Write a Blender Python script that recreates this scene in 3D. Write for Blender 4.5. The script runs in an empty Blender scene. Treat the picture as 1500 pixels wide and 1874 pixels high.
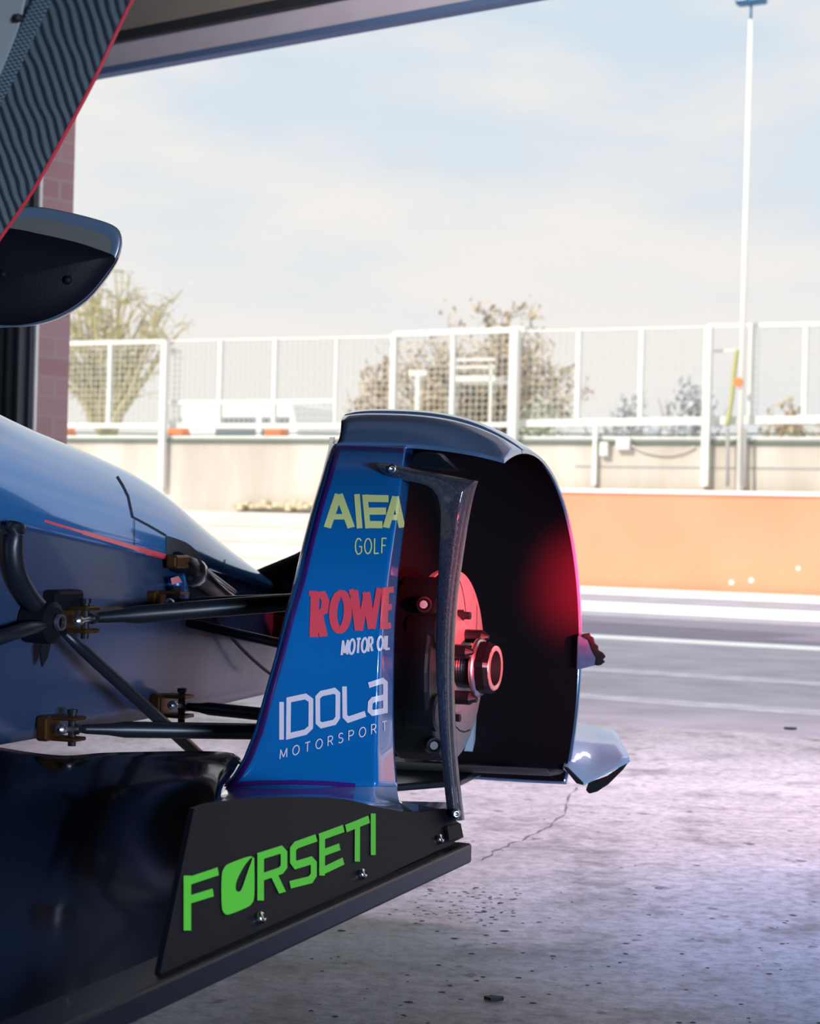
import bpy, bmesh, math, random
from mathutils import Vector, Matrix
from mathutils.bvhtree import BVHTree
random.seed(7)
R = math.radians
scene = bpy.context.scene
COL = scene.collection

# ------------------------------------------------------------------ camera
FPX = 3500.0                      # focal length in pixels of a 1500 wide frame
CAMH = 0.68
ROLL = R(1.5); PITCH = R(0.34)
cr = Vector((math.cos(ROLL), 0, math.sin(ROLL)))
cu0 = Vector((-math.sin(ROLL), 0, math.cos(ROLL)))
cf0 = Vector((0, 1, 0))
cf = (cf0 * math.cos(PITCH) + cu0 * math.sin(PITCH)).normalized()
cu = cr.cross(cf).normalized()
CAM = Vector((0, 0, CAMH))
cd = bpy.data.cameras.new('camera'); cam = bpy.data.objects.new('camera', cd); COL.objects.link(cam)
m = Matrix((cr, cu, -cf)).transposed().to_4x4(); m.translation = CAM
cam.matrix_world = m
cd.sensor_fit = 'HORIZONTAL'; cd.sensor_width = 24.0; cd.lens = 24.0 * FPX / 1500.0
cd.clip_start = 0.05; cd.clip_end = 500
cd.dof.use_dof = True; cd.dof.focus_distance = 2.6; cd.dof.aperture_fstop = 9.0
scene.camera = cam

# ------------------------------------------------------------------ exposure, world, sun, fill lights
vs = scene.view_settings
vs.view_transform = 'Standard'; vs.look = 'None'; vs.gamma = 1.0; vs.use_curve_mapping = False
vs.exposure = 0.0
world = bpy.data.worlds.new('sky'); scene.world = world; world.use_nodes = True
nt = world.node_tree; nt.nodes.clear()
def N(t, **kw):
    n = nt.nodes.new(t)
    for k, v in kw.items(): setattr(n, k, v)
    return n
tc = N('ShaderNodeTexCoord')
mp = N('ShaderNodeMapping'); mp.inputs['Scale'].default_value = (1.6, 1.6, 5.0); mp.inputs['Location'].default_value = (0.35, 0.1, 0.55)
nz = N('ShaderNodeTexNoise'); nz.inputs['Scale'].default_value = 2.6; nz.inputs['Detail'].default_value = 7; nz.inputs['Roughness'].default_value = 0.52
rp = N('ShaderNodeValToRGB'); rp.color_ramp.elements[0].position = 0.42; rp.color_ramp.elements[1].position = 0.60
rp.color_ramp.elements[0].color = (0, 0, 0, 1); rp.color_ramp.elements[1].color = (1, 1, 1, 1)
sep = N('ShaderNodeSeparateXYZ')
el = N('ShaderNodeMapRange'); el.inputs['From Min'].default_value = 0.0; el.inputs['From Max'].default_value = 0.30
hz = N('ShaderNodeMix'); hz.data_type = 'RGBA'
hz.inputs['A'].default_value = (0.86, 0.855, 0.845, 1); hz.inputs['B'].default_value = (0.62, 0.745, 0.86, 1)
mx = N('ShaderNodeMix'); mx.data_type = 'RGBA'
mx.inputs['B'].default_value = (0.90, 0.87, 0.835, 1)
st = N('ShaderNodeMapRange'); st.inputs['From Min'].default_value = 0.27; st.inputs['From Max'].default_value = 0.8
st.inputs['To Min'].default_value = 1.0; st.inputs['To Max'].default_value = 1.6
bg = N('ShaderNodeBackground'); out = N('ShaderNodeOutputWorld')
L = nt.links.new
L(tc.outputs['Generated'], mp.inputs['Vector']); L(mp.outputs['Vector'], nz.inputs['Vector']); L(nz.outputs['Fac'], rp.inputs['Fac'])
L(tc.outputs['Generated'], sep.inputs[0]); L(sep.outputs['Z'], el.inputs['Value']); L(el.outputs['Result'], hz.inputs['Factor'])
L(rp.outputs['Color'], mx.inputs['Factor']); L(hz.outputs['Result'], mx.inputs['A'])
L(sep.outputs['Z'], st.inputs['Value']); L(mx.outputs['Result'], bg.inputs['Color']); L(st.outputs['Result'], bg.inputs['Strength'])
L(bg.outputs['Background'], out.inputs['Surface'])

def aim(o, d): o.rotation_euler = Vector(d).to_track_quat('-Z', 'Y').to_euler()
def light(name, kind, loc, d, energy, color, **kw):
    l = bpy.data.lights.new(name, kind); o = bpy.data.objects.new(name, l); COL.objects.link(o)
    o.location = loc; aim(o, d); l.energy = energy; l.color = color
    for k, v in kw.items(): setattr(l, k, v)
    return o
SUN_EL, SUN_HD = R(35), R(50)
light('sun', 'SUN', (0, -20, 30), (math.sin(SUN_HD) * math.cos(SUN_EL), math.cos(SUN_HD) * math.cos(SUN_EL), -math.sin(SUN_EL)),
      3.3, (1.0, 0.94, 0.84), angle=R(0.6))
# added fills with no fittings: panel, doorway, floor, lintel, red for arch and disc
light('panel_fill_light', 'AREA', (1.7, -1.2, 0.62), (-1.95, 3.6, -0.08), 15, (0.60, 0.76, 1.0), shape='RECTANGLE', size=1.2, size_y=0.4, spread=R(42))
light('doorway_fill_light', 'AREA', (1.6, 4.2, 2.9), (0.05, 0.25, -1), 86, (1.0, 0.80, 0.97), shape='RECTANGLE', size=3.6, size_y=0.4, spread=R(96))
light('blue_floor_fill', 'SPOT', (2.3, 2.3, 2.75), (-1.1, 0.85, -2.75), 430, (0.05, 0.36, 1.0), spot_size=R(37), spot_blend=0.9, shadow_soft_size=0.15)
light('lintel_fill_light', 'AREA', (-0.55, 3.9, 2.95), (0.55, 0.85, -0.16), 16, (1.0, 0.92, 0.92), shape='RECTANGLE', size=1.6, size_y=0.2, spread=R(120))
rl = light('red_arch_fill', 'SPOT', (1.9, 0.35, 1.0), (-1.588, 2.83, -0.325), 30000, (1.0, 0.02, 0.05), spot_size=R(7.0), spot_blend=1.0, shadow_soft_size=0.03)
rl.scale = (0.42, 1, 1)            # added red fill squeezed to a narrow upright beam on the arch
light('red_disc_fill', 'SPOT', (1.9, 0.35, 1.0), (-1.83, 2.58, -0.435), 2300, (1.0, 0.03, 0.035), spot_size=R(6.6), spot_blend=1.0, shadow_soft_size=0.05)

# ------------------------------------------------------------------ pixel rays and frames
def raydir(px, py):
    return cf + cr * ((px - 750) / FPX) - cu * ((py - 937) / FPX)
def P(px, py, Z): return CAM + raydir(px, py) * Z
def on_plane(px, py, p0, n):
    d = raydir(px, py); return CAM + d * ((p0 - CAM).dot(n) / d.dot(n))
UP = Vector((0, 0, 1))
CA = R(21.0)
HUB = P(815, 1218, 2.93); HZ = HUB.z
CF = Vector((math.sin(CA), math.cos(CA), 0)); CL = Vector((math.cos(CA), -math.sin(CA), 0))
HB = Vector((HUB.x, HUB.y, 0))
def C3(s, l, z): return HB + CF * s + CL * l + UP * z           # car frame: forward, right of the disc, height
def inv(w): d = w - HB; return d.dot(CF), d.dot(CL), w.z
def onS(px, py, s): return on_plane(px, py, C3(s, 0, 0), CF)
def onL(px, py, l): return on_plane(px, py, C3(0, l, 0), CL)
def onZ(px, py, z): return on_plane(px, py, Vector((0, 0, z)), UP)
def onf(px, py, g, lo=1.0, hi=4.5):
    d = raydir(px, py)
    for _ in range(46):
        mid = (lo + hi) / 2
        if g(*inv(CAM + d * mid)) < 0: lo = mid
        else: hi = mid
    return CAM + d * ((lo + hi) / 2)
def interp(t, tab):
    if t <= tab[0][0]: return tab[0][1]
    for (a, x), (b, y) in zip(tab, tab[1:]):
        if t <= b: return x + (y - x) * (t - a) / (b - a)
    return tab[-1][1]
def sm(t): t = max(0, min(1, t)); return t * t * (3 - 2 * t)
def spline(pts, n=6, closed=False):
    P_ = [Vector(p) for p in pts]; out = []; k = len(P_)
    rng = range(k if closed else k - 1)
    for i in rng:
        if closed: a, b, c, d = P_[i - 1], P_[i], P_[(i + 1) % k], P_[(i + 2) % k]
        else: a, b, c, d = P_[max(i - 1, 0)], P_[i], P_[i + 1], P_[min(i + 2, k - 1)]
        for j in range(n):
            t = j / n
            out.append(0.5 * ((2 * b) + (c - a) * t + (2 * a - 5 * b + 4 * c - d) * t * t + (3 * b - a - 3 * c + d) * t ** 3))
    if not closed: out.append(P_[-1])
    return out

# ------------------------------------------------------------------ materials
MATS = {}
def mat(name, col, rough=0.5, metal=0.0, coat=0.0, var=0.0, scale=8.0, bump=0.0, bscale=60.0, spec=0.5, col2=None, detail=4, trans=0.0, stretch=None):
    if name in MATS: return MATS[name]
    M_ = bpy.data.materials.new(name); M_.use_nodes = True
    t = M_.node_tree; b = t.nodes['Principled BSDF']
    b.inputs['Base Color'].default_value = (*col, 1); b.inputs['Roughness'].default_value = rough
    b.inputs['Metallic'].default_value = metal; b.inputs['Coat Weight'].default_value = coat; b.inputs['Coat Roughness'].default_value = 0.04
    b.inputs['Specular IOR Level'].default_value = spec
    b.inputs['Transmission Weight'].default_value = trans
    co = t.nodes.new('ShaderNodeTexCoord')
    src = co.outputs['Object']
    if stretch:
        mpp = t.nodes.new('ShaderNodeMapping'); mpp.inputs['Scale'].default_value = stretch
        t.links.new(src, mpp.inputs['Vector']); src = mpp.outputs['Vector']
    if var or col2:
        n = t.nodes.new('ShaderNodeTexNoise'); n.inputs['Scale'].default_value = scale; n.inputs['Detail'].default_value = detail
        t.links.new(src, n.inputs['Vector'])
        r = t.nodes.new('ShaderNodeValToRGB'); r.color_ramp.elements[0].position = 0.35; r.color_ramp.elements[1].position = 0.65
        c2 = col2 or tuple(min(1, c * (1 + var)) for c in col)
        c1 = col if col2 else tuple(c * (1 - var) for c in col)
        r.color_ramp.elements[0].color = (*c1, 1); r.color_ramp.elements[1].color = (*c2, 1)
        t.links.new(n.outputs['Fac'], r.inputs['Fac']); t.links.new(r.outputs['Color'], b.inputs['Base Color'])
    if bump:
        n2 = t.nodes.new('ShaderNodeTexNoise'); n2.inputs['Scale'].default_value = bscale; n2.inputs['Detail'].default_value = 3
        t.links.new(src, n2.inputs['Vector'])
        bp = t.nodes.new('ShaderNodeBump'); bp.inputs['Strength'].default_value = bump; bp.inputs['Distance'].default_value = 0.01
        t.links.new(n2.outputs['Fac'], bp.inputs['Height']); t.links.new(bp.outputs['Normal'], b.inputs['Normal'])
    MATS[name] = M_; return M_

def floor_material():
    M_ = bpy.data.materials.new('stained_concrete'); M_.use_nodes = True
    t = M_.node_tree; b = t.nodes['Principled BSDF']; k = t.nodes.new; ln = t.links.new
    co = k('ShaderNodeTexCoord')
    def noise(sc, det, ro=0.6):
        n = k('ShaderNodeTexNoise'); n.inputs['Scale'].default_value = sc; n.inputs['Detail'].default_value = det; n.inputs['Roughness'].default_value = ro
        ln(co.outputs['Object'], n.inputs['Vector']); return n.outputs['Fac']
    def ramp(f, p0, c0, p1, c1):
        r = k('ShaderNodeValToRGB'); e = r.color_ramp.elements
        e[0].position = p0; e[0].color = (*c0, 1); e[1].position = p1; e[1].color = (*c1, 1); ln(f, r.inputs['Fac']); return r.outputs['Color']
    def mult(a, c, fac=1.0):
        mxx = k('ShaderNodeMix'); mxx.data_type = 'RGBA'; mxx.blend_type = 'MULTIPLY'; mxx.inputs['Factor'].default_value = fac
        ln(a, mxx.inputs['A']); ln(c, mxx.inputs['B']); return mxx.outputs['Result']
    base = ramp(noise(2.2, 6), 0.3, (0.36, 0.345, 0.37), 0.7, (0.58, 0.555, 0.59))
    fine = ramp(noise(34, 8, 0.75), 0.36, (0.50, 0.49, 0.51), 0.58, (1, 1, 1))
    spots = ramp(noise(15, 3, 0.55), 0.30, (0.12, 0.12, 0.13), 0.345, (1, 1, 1))
    blot = ramp(noise(4.0, 9, 0.72), 0.34, (0.30, 0.29, 0.31), 0.50, (1, 1, 1))
    c = mult(mult(mult(base, fine), spots, 0.8), blot, 0.85)
    ln(c, b.inputs['Base Color']); b.inputs['Roughness'].default_value = 0.5; b.inputs['Specular IOR Level'].default_value = 0.35
    bp = k('ShaderNodeBump'); bp.inputs['Strength'].default_value = 0.35; bp.inputs['Distance'].default_value = 0.006
    ln(noise(40, 8, 0.7), bp.inputs['Height']); ln(bp.outputs['Normal'], b.inputs['Normal'])
    return M_

def brick_material():
    M_ = bpy.data.materials.new('old_red_brick'); M_.use_nodes = True
    t = M_.node_tree; b = t.nodes['Principled BSDF']; k = t.nodes.new; ln = t.links.new
    co = k('ShaderNodeTexCoord'); mpp = k('ShaderNodeMapping'); mpp.inputs['Rotation'].default_value = (R(90), 0, 0)
    br = k('ShaderNodeTexBrick'); br.inputs['Scale'].default_value = 1.0
    br.inputs['Brick Width'].default_value = 0.21; br.inputs['Row Height'].default_value = 0.075; br.inputs['Mortar Size'].default_value = 0.006
    br.inputs['Color1'].default_value = (0.40, 0.23, 0.24, 1); br.inputs['Color2'].default_value = (0.46, 0.28, 0.29, 1); br.inputs['Mortar'].default_value = (0.44, 0.31, 0.32, 1)
    ln(co.outputs['Object'], mpp.inputs['Vector']); ln(mpp.outputs['Vector'], br.inputs['Vector']); ln(br.outputs['Color'], b.inputs['Base Color'])
    b.inputs['Roughness'].default_value = 0.9
    return M_

def carbon_material(name, dark, lite, scale, plain=False):
    """woven cloth: diagonal twill ribs (or a fine plain weave) laid out on the part's UV map, in metres"""
    M_ = bpy.data.materials.new(name); M_.use_nodes = True
    t = M_.node_tree; b = t.nodes['Principled BSDF']; k = t.nodes.new; ln = t.links.new
    co = k('ShaderNodeUVMap'); mpp = k('ShaderNodeMapping'); mpp.inputs['Scale'].default_value = (scale, scale, 1)
    ln(co.outputs['UV'], mpp.inputs['Vector'])
    nz_ = k('ShaderNodeTexNoise'); nz_.inputs['Scale'].default_value = 0.7; ln(mpp.outputs['Vector'], nz_.inputs['Vector'])
    if plain:
        w = k('ShaderNodeTexChecker'); w.inputs['Scale'].default_value = 3.0
        ln(mpp.outputs['Vector'], w.inputs['Vector']); fac = w.outputs['Fac']
    else:
        w = k('ShaderNodeTexWave'); w.wave_type = 'BANDS'; w.bands_direction = 'DIAGONAL'; w.inputs['Scale'].default_value = 0.42
        mpp.inputs['Rotation'].default_value = (0, 0, R(-14)); w.inputs['Distortion'].default_value = 2.2; w.inputs['Detail'].default_value = 1.0; w.inputs['Detail Scale'].default_value = 0.4
        ln(mpp.outputs['Vector'], w.inputs['Vector'])
        ck = k('ShaderNodeTexChecker'); ck.inputs['Scale'].default_value = 4.0; ln(mpp.outputs['Vector'], ck.inputs['Vector'])
        mm = k('ShaderNodeMath'); mm.operation = 'MULTIPLY_ADD'; mm.inputs[1].default_value = 0.22; ln(ck.outputs['Fac'], mm.inputs[0]); ln(w.outputs['Fac'], mm.inputs[2]); fac = mm.outputs[0]
    r = k('ShaderNodeValToRGB'); r.color_ramp.elements[0].position = 0.12; r.color_ramp.elements[1].position = 1.0
    r.color_ramp.elements[0].color = (*dark, 1); r.color_ramp.elements[1].color = (*lite, 1)
    ln(fac, r.inputs['Fac']); ln(r.outputs['Color'], b.inputs['Base Color'])
    b.inputs['Roughness'].default_value = 0.45; b.inputs['Specular IOR Level'].default_value = 0.4
    return M_

M_floor = floor_material(); M_brick = brick_material()
M_asph = mat('pit_lane_asphalt', (0.40, 0.37, 0.42), 0.85, var=0.12, scale=3, bump=0.3, bscale=90, spec=0.2)
M_track = mat('pale_ground', (0.50, 0.49, 0.45), 0.9, var=0.1, scale=0.4)
M_line = mat('worn_white_paint', (0.52, 0.50, 0.57), 0.7, var=0.16, scale=9)
M_darkasph = mat('dark_asphalt', (0.22, 0.19, 0.25), 0.85, var=0.1, scale=3)
M_kerb = mat('white_kerb_paint', (0.92, 0.91, 0.88), 0.8, var=0.05)
M_orange = mat('orange_masonry_paint', (0.82, 0.335, 0.195), 0.75, var=0.05, scale=1.1)
M_conc = mat('weathered_concrete', (0.53, 0.47, 0.40), 0.9, col2=(0.68, 0.63, 0.56), scale=1.3, detail=6, stretch=(1.5, 1.5, 0.35))
M_wstep = mat('white_painted_concrete', (0.64, 0.62, 0.57), 0.8, var=0.07, scale=1.5)
M_fence = mat('white_galvanised', (0.74, 0.73, 0.69), 0.6, var=0.03)
M_wire = mat('fence_wire', (0.56, 0.55, 0.50), 0.6)
M_cable_shadow = mat('dark_green_cable_and_shadow', (0.10, 0.16, 0.13), 0.6)
M_grey = mat('grey_conduit', (0.38, 0.36, 0.36), 0.6)
M_wallin = mat('garage_plaster', (0.42, 0.385, 0.35), 0.9, var=0.08, scale=2)
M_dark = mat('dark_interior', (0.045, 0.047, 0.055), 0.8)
M_linw = mat('lintel_paint', (0.78, 0.74, 0.84), 0.6, var=0.04)
M_linb = mat('lintel_blue_paint', (0.13, 0.22, 0.42), 0.6)
M_guide = mat('door_guide_steel', (0.06, 0.07, 0.08), 0.45, metal=0.3)
M_roof = mat('roof_sheet', (0.25, 0.25, 0.26), 0.8)

M_blue = mat('blue_gloss_vinyl', (0.003, 0.135, 0.40), 0.25, coat=0.8, spec=0.5)
M_body = mat('blue_gloss_bodywork', (0.045, 0.19, 0.46), 0.16, metal=0.35, coat=1.0)
M_arch = mat('blue_fender_gloss', (0.16, 0.27, 0.47), 0.2, metal=0.5, coat=1.0)
M_black = mat('black_gloss_composite', (0.006, 0.008, 0.012), 0.30, coat=0.08, spec=0.2)
M_rod = mat('black_rod_paint', (0.008, 0.010, 0.015), 0.38, spec=0.4)
M_side = mat('black_gloss_tub', (0.026, 0.044, 0.095), 0.26, coat=0.12, spec=0.28, bump=0.16, bscale=7)
M_satin = mat('black_satin_composite', (0.006, 0.006, 0.009), 0.5, bump=0.08, bscale=400, spec=0.07)
M_liner = mat('black_arch_liner', (0.012, 0.011, 0.014), 0.55)
M_strut = mat('carbon_vane', (0.040, 0.043, 0.06), 0.34, coat=0.5, bump=0.3, bscale=500, var=0.4, scale=260)
M_purple = mat('purple_gloss_edging', (0.055, 0.012, 0.16), 0.3, coat=0.6)
M_flare = mat('pale_lavender_gloss', (0.42, 0.50, 0.72), 0.2, coat=1.0)  # pale colour stands in for the highlight along the flare
M_steel = mat('machined_steel', (0.62, 0.60, 0.62), 0.35, metal=1.0)
M_discm = mat('brake_disc_iron', (0.46, 0.38, 0.38), 0.5, metal=0.55, var=0.06, scale=30)
M_bolt = mat('polished_bolt', (0.65, 0.65, 0.68), 0.22, metal=1.0)
M_rubber = mat('black_rubber', (0.012, 0.012, 0.014), 0.7)
M_blkmetal = mat('black_anodised', (0.009, 0.010, 0.013), 0.35, metal=0.3)
M_bronze = mat('bronze_bracket', (0.11, 0.048, 0.014), 0.4, metal=0.8)
M_yel = mat('pale_yellow_vinyl', (0.74, 0.74, 0.27), 0.45)
M_red = mat('red_vinyl', (0.85, 0.07, 0.10), 0.45)
M_wht = mat('white_vinyl', (0.84, 0.70, 0.78), 0.45)
M_green = mat('lime_green_vinyl', (0.065, 0.50, 0.012), 0.5)
M_redtrim = mat('red_edge_paint', (0.85, 0.05, 0.07), 0.35, coat=0.5)
M_glass = mat('mirror_glass', (0.13, 0.12, 0.11), 0.3, metal=0.2)  # grey of the reflected ceiling put into the base colour
M_mirror = mat('mirror_shell', (0.075, 0.105, 0.15), 0.3, coat=0.5)
M_poly = mat('smoked_window', (0.42, 0.42, 0.41), 0.15, coat=0.5)
M_canard = mat('pale_blue_gloss', (0.58, 0.70, 0.86), 0.3, coat=0.8)
M_twill = carbon_material('carbon_twill', (0.015, 0.022, 0.029), (0.15, 0.18, 0.20), 112)
M_plain = carbon_material('carbon_plain_weave', (0.05, 0.072, 0.09), (0.19, 0.235, 0.265), 100, True)
M_bark = mat('pale_bark', (0.36, 0.34, 0.31), 0.95)
M_bark2 = mat('yellow_lichen_bark', (0.52, 0.46, 0.27), 0.95)
M_leafy = mat('spring_buds', (0.50, 0.385, 0.25), 0.9)
M_leafg = mat('pale_hedge_leaves', (0.50, 0.50, 0.40), 0.9)
M_leafb = mat('grey_twigs', (0.52, 0.53, 0.55), 0.9)
M_white = mat('white_vehicle_paint', (0.85, 0.84, 0.82), 0.35)
M_win = mat('vehicle_window', (0.20, 0.22, 0.24), 0.2)
M_tyre = mat('vehicle_tyre', (0.10, 0.10, 0.11), 0.8)
M_cone = mat('orange_plastic', (0.95, 0.25, 0.08), 0.5)
M_floodblue = mat('floodlight_blue', (0.03, 0.14, 0.32), 0.5)

# ------------------------------------------------------------------ mesh builder
class MB:
    def __init__(s): s.bm = bmesh.new(); s.uv = None
    def v(s, p): return s.bm.verts.new(p)
    def face(s, pts, smooth=False):
        try:
            f = s.bm.faces.new([s.v(p) for p in pts]); f.smooth = smooth; return f
        except ValueError: return None
    def box(s, o, ax, ay, az):
        """box from corner o along three edge vectors"""
        o, ax, ay, az = map(Vector, (o, ax, ay, az))
        c = [s.v(o + ax * i + ay * j + az * k) for k in (0, 1) for j in (0, 1) for i in (0, 1)]
        for q in ((0, 2, 3, 1), (4, 5, 7, 6), (0, 1, 5, 4), (2, 6, 7, 3), (0, 4, 6, 2), (1, 3, 7, 5)):
            s.bm.faces.new([c[i] for i in q])
        return s
    def cbox(s, c, ax, ay, az):
        ax, ay, az = Vector(ax), Vector(ay), Vector(az)
        return s.box(Vector(c) - (ax + ay + az) / 2, ax, ay, az)
    def grid(s, rows, close_u=False, smooth=True, flip=False):
        vr = [[s.v(p) for p in r] for r in rows]
        for a, b in zip(vr, vr[1:]):
            n = len(a)
            for i in range(n if close_u else n - 1):
                j = (i + 1) % n
                q = [a[i], a[j], b[j], b[i]]
                if flip: q.reverse()
                try:
                    f = s.bm.faces.new(q); f.smooth = smooth
                except ValueError: pass
        return vr
    def slab(s, rows, off):
        """closed shell: the grid and a copy of it moved by off(point) with rims"""
        a = s.grid(rows); b = s.grid([[Vector(p) + off for p in r] for r in rows], flip=True)
        n, k = len(a), len(a[0])
        rim = [(0, j) for j in range(k)] + [(i, k - 1) for i in range(1, n)] + [(n - 1, j) for j in range(k - 2, -1, -1)] + [(i, 0) for i in range(n - 2, 0, -1)]
        for (i, j), (x, y) in zip(rim, rim[1:] + rim[:1]):
            try: s.bm.faces.new([a[i][j], b[i][j], b[x][y], a[x][y]])
            except ValueError: pass
        return s
    def tube(s, path, rad, n=10, flat=1.0, flatdir=None, caps=True):
        path = [Vector(p) for p in path]; rows = []
        rads = rad if isinstance(rad, (list, tuple)) else [rad] * len(path)
        ref = flatdir or Vector((0.13, 0.21, 0.97))
        for i, p in enumerate(path):
            t = (path[min(i + 1, len(path) - 1)] - path[max(i - 1, 0)]).normalized()
            u = (ref - t * ref.dot(t))
            if u.length < 1e-4: u = t.orthogonal()
            u.normalize(); w = t.cross(u)
            rows.append([p + (u * math.cos(a) * flat + w * math.sin(a)) * rads[i] for a in (2 * math.pi * k / n for k in range(n))])
        vr = s.grid(rows, close_u=True)
        if caps:
            for r in (vr[0], vr[-1]):
                try: s.bm.faces.new(r)
                except ValueError: pass
        return s
    def lathe(s, o, axis, prof, n=32, smooth=False):
        """profile of (distance along axis, radius)"""
        axis = Vector(axis).normalized(); u = axis.orthogonal().normalized(); w = axis.cross(u); o = Vector(o)
        rows = [[o + axis * h + (u * math.cos(a) + w * math.sin(a)) * max(r, 1e-5) for a in (2 * math.pi * k / n for k in range(n))] for h, r in prof]
        s.grid(rows, close_u=True, smooth=smooth); return s
    def prism(s, pts, off, smooth=False):
        """polygon (any outline) with thickness off"""
        pts = [Vector(p) for p in pts]; off = Vector(off)
        a = [s.v(p) for p in pts]; b = [s.v(p + off) for p in pts]
        es = []
        for ring in (a, b):
            es = [s.bm.edges.new((ring[i], ring[(i + 1) % len(ring)])) for i in range(len(ring))]
            bmesh.ops.triangle_fill(s.bm, edges=es, use_beauty=True)
        for i in range(len(a)):
            j = (i + 1) % len(a); f = s.bm.faces.new((a[i], a[j], b[j], b[i])); f.smooth = smooth
        return s
    def bvh(s): s.bm.normal_update(); return BVHTree.FromBMesh(s.bm)
    def build(s, name, material, parent=None, normals=True, uvfn=None, bevel=None, subs=0, shade=None, keep=False):
        if normals: bmesh.ops.recalc_face_normals(s.bm, faces=s.bm.faces)
        if shade is not None:
            for f in s.bm.faces: f.smooth = shade
        if uvfn:
            uv = s.bm.loops.layers.uv.new('UVMap')
            for f in s.bm.faces:
                for lp in f.loops: lp[uv].uv = uvfn(lp.vert.co)
        me = bpy.data.meshes.new(name); s.bm.to_mesh(me)
        if not keep: s.bm.free()
        me.materials.append(material)
        o = bpy.data.objects.new(name, me); COL.objects.link(o)
        if parent:
            o.parent = parent
            if parent.type == 'EMPTY': o.matrix_parent_inverse = Matrix.Translation(-parent.location)
        if bevel:
            bv = o.modifiers.new('bevel', 'BEVEL'); bv.width = bevel; bv.segments = 2; bv.limit_method = 'ANGLE'
        if subs:
            sb = o.modifiers.new('subsurf', 'SUBSURF'); sb.levels = subs; sb.render_levels = subs
        return o
def thing(name, label, cat, loc, group=None):
    o = bpy.data.objects.new(name, None); COL.objects.link(o); o.location = loc; o.empty_display_size = 0.1
    o['label'] = label; o['category'] = cat
    if group: o['group'] = group
    return o
def tag(o, label, cat, group=None, kind=None):
    o['label'] = label; o['category'] = cat
    if group: o['group'] = group
    if kind: o['kind'] = kind
    return o
def struct(o): o['kind'] = 'structure'; return o
def stuffpart(o): o['kind'] = 'stuff'; return o

# ================================================================== SETTING: garage
GA = R(38)
G = Vector((math.cos(GA), -math.sin(GA), 0)); GN = Vector((math.sin(GA), math.cos(GA), 0))
J = Vector((-1.42, 7.2, 0))
def G3(t, n, z): return J + G * t + GN * n + UP * z
OPEN_W = 5.2; CEIL = 3.15
zl0 = on_plane(590, 73, J, GN).z                      # underside of the lintel
zl1 = on_plane(447, 43, J, GN).z                      # top of its pale face
A0 = onZ(1060, 1321, 0); A1 = onZ(1500, 1349, 0); AD = (A1 - A0).normalized()
f = MB()
f.prism([A0 - AD * 14, A0 + AD * 8, A0 + AD * 8 - GN * 16, A0 - AD * 14 - GN * 16], (0, 0, -0.12))
floor = struct(f.build('floor', M_floor))
mb = MB(); mb.box(G3(-2.6, 0, 0), G * 2.6, GN * 0.16, UP * CEIL)
struct(mb.build('wall_front', M_brick))
mb = MB(); mb.box(G3(0, 0, zl1 + 0.06), G * OPEN_W, GN * 0.16, UP * (CEIL - zl1 - 0.06))
struct(mb.build('wall_over_door', M_wallin))
mb = MB(); mb.box(G3(OPEN_W, 0, 0), G * 2.6, GN * 0.16, UP * CEIL)
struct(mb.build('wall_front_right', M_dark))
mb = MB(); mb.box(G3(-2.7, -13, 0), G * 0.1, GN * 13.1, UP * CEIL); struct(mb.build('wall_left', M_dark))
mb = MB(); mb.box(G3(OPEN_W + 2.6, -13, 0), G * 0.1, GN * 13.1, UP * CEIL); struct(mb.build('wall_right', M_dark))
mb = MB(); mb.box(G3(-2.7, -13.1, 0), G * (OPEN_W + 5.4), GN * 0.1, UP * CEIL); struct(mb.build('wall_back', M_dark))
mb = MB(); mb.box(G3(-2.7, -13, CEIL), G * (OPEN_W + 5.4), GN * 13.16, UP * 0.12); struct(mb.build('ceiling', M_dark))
mb = MB(); mb.box(G3(-9, -0.3, 4.5), G * 7.45, GN * 0.9, UP * 0.1); mb.box(G3(-9, -14, 4.5), G * 26, GN * 13.8, UP * 0.1)
mb.box(G3(-9, -0.2, CEIL + 0.12), G * 26, GN * 0.2, UP * (4.5 - CEIL - 0.12)); struct(mb.build('roof', M_roof))
mb = MB(); mb.box(G3(-9, 0.0, 0), G * 6.4, GN * 0.16, UP * CEIL); mb.box(G3(OPEN_W + 2.6, 0.0, 0), G * 8, GN * 0.16, UP * CEIL); struct(mb.build('wall_outside', M_wallin))
# lintel: pale inner face, blue underside strip, dark housing above
mb = MB(); mb.box(G3(0.0, -0.05, zl0 + 0.02), G * OPEN_W, GN * 0.05, UP * (zl1 - zl0 - 0.02)); struct(mb.build('trim_1', M_linw))
mb = MB(); mb.box(G3(0.0, -0.055, zl0), G * OPEN_W, GN * 0.055, UP * 0.024); struct(mb.build('trim_2', M_linb))
mb = MB(); mb.box(G3(0.0, -0.07, zl1), G * OPEN_W, GN * 0.07, UP * 0.035); struct(mb.build('trim_3', M_guide))
# roller door guide beside the brick pier
dg_ = thing('roller_door_guide', 'dark steel roller door guide standing against the brick pier at the left', 'door guide', G3(-0.15, -0.05, 0))
mb = MB(); mb.box(G3(-0.75, -0.03, 0), G * 0.745, GN * 0.03, UP * 2.6); mb.build('back_plate', M_guide, dg_)
for t0 in (-0.045, -0.10, -0.17, -0.25):
    mb = MB(); mb.box(G3(t0, -0.07, 0), G * 0.022, GN * 0.04, UP * 2.6); mb.build('rail', M_guide, dg_, bevel=0.004)
mb = MB(); mb.box(G3(-0.006, -0.012, 0), G * 0.012, GN * 0.012, UP * 2.6); mb.build('edge_strip', M_kerb, dg_)
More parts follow.
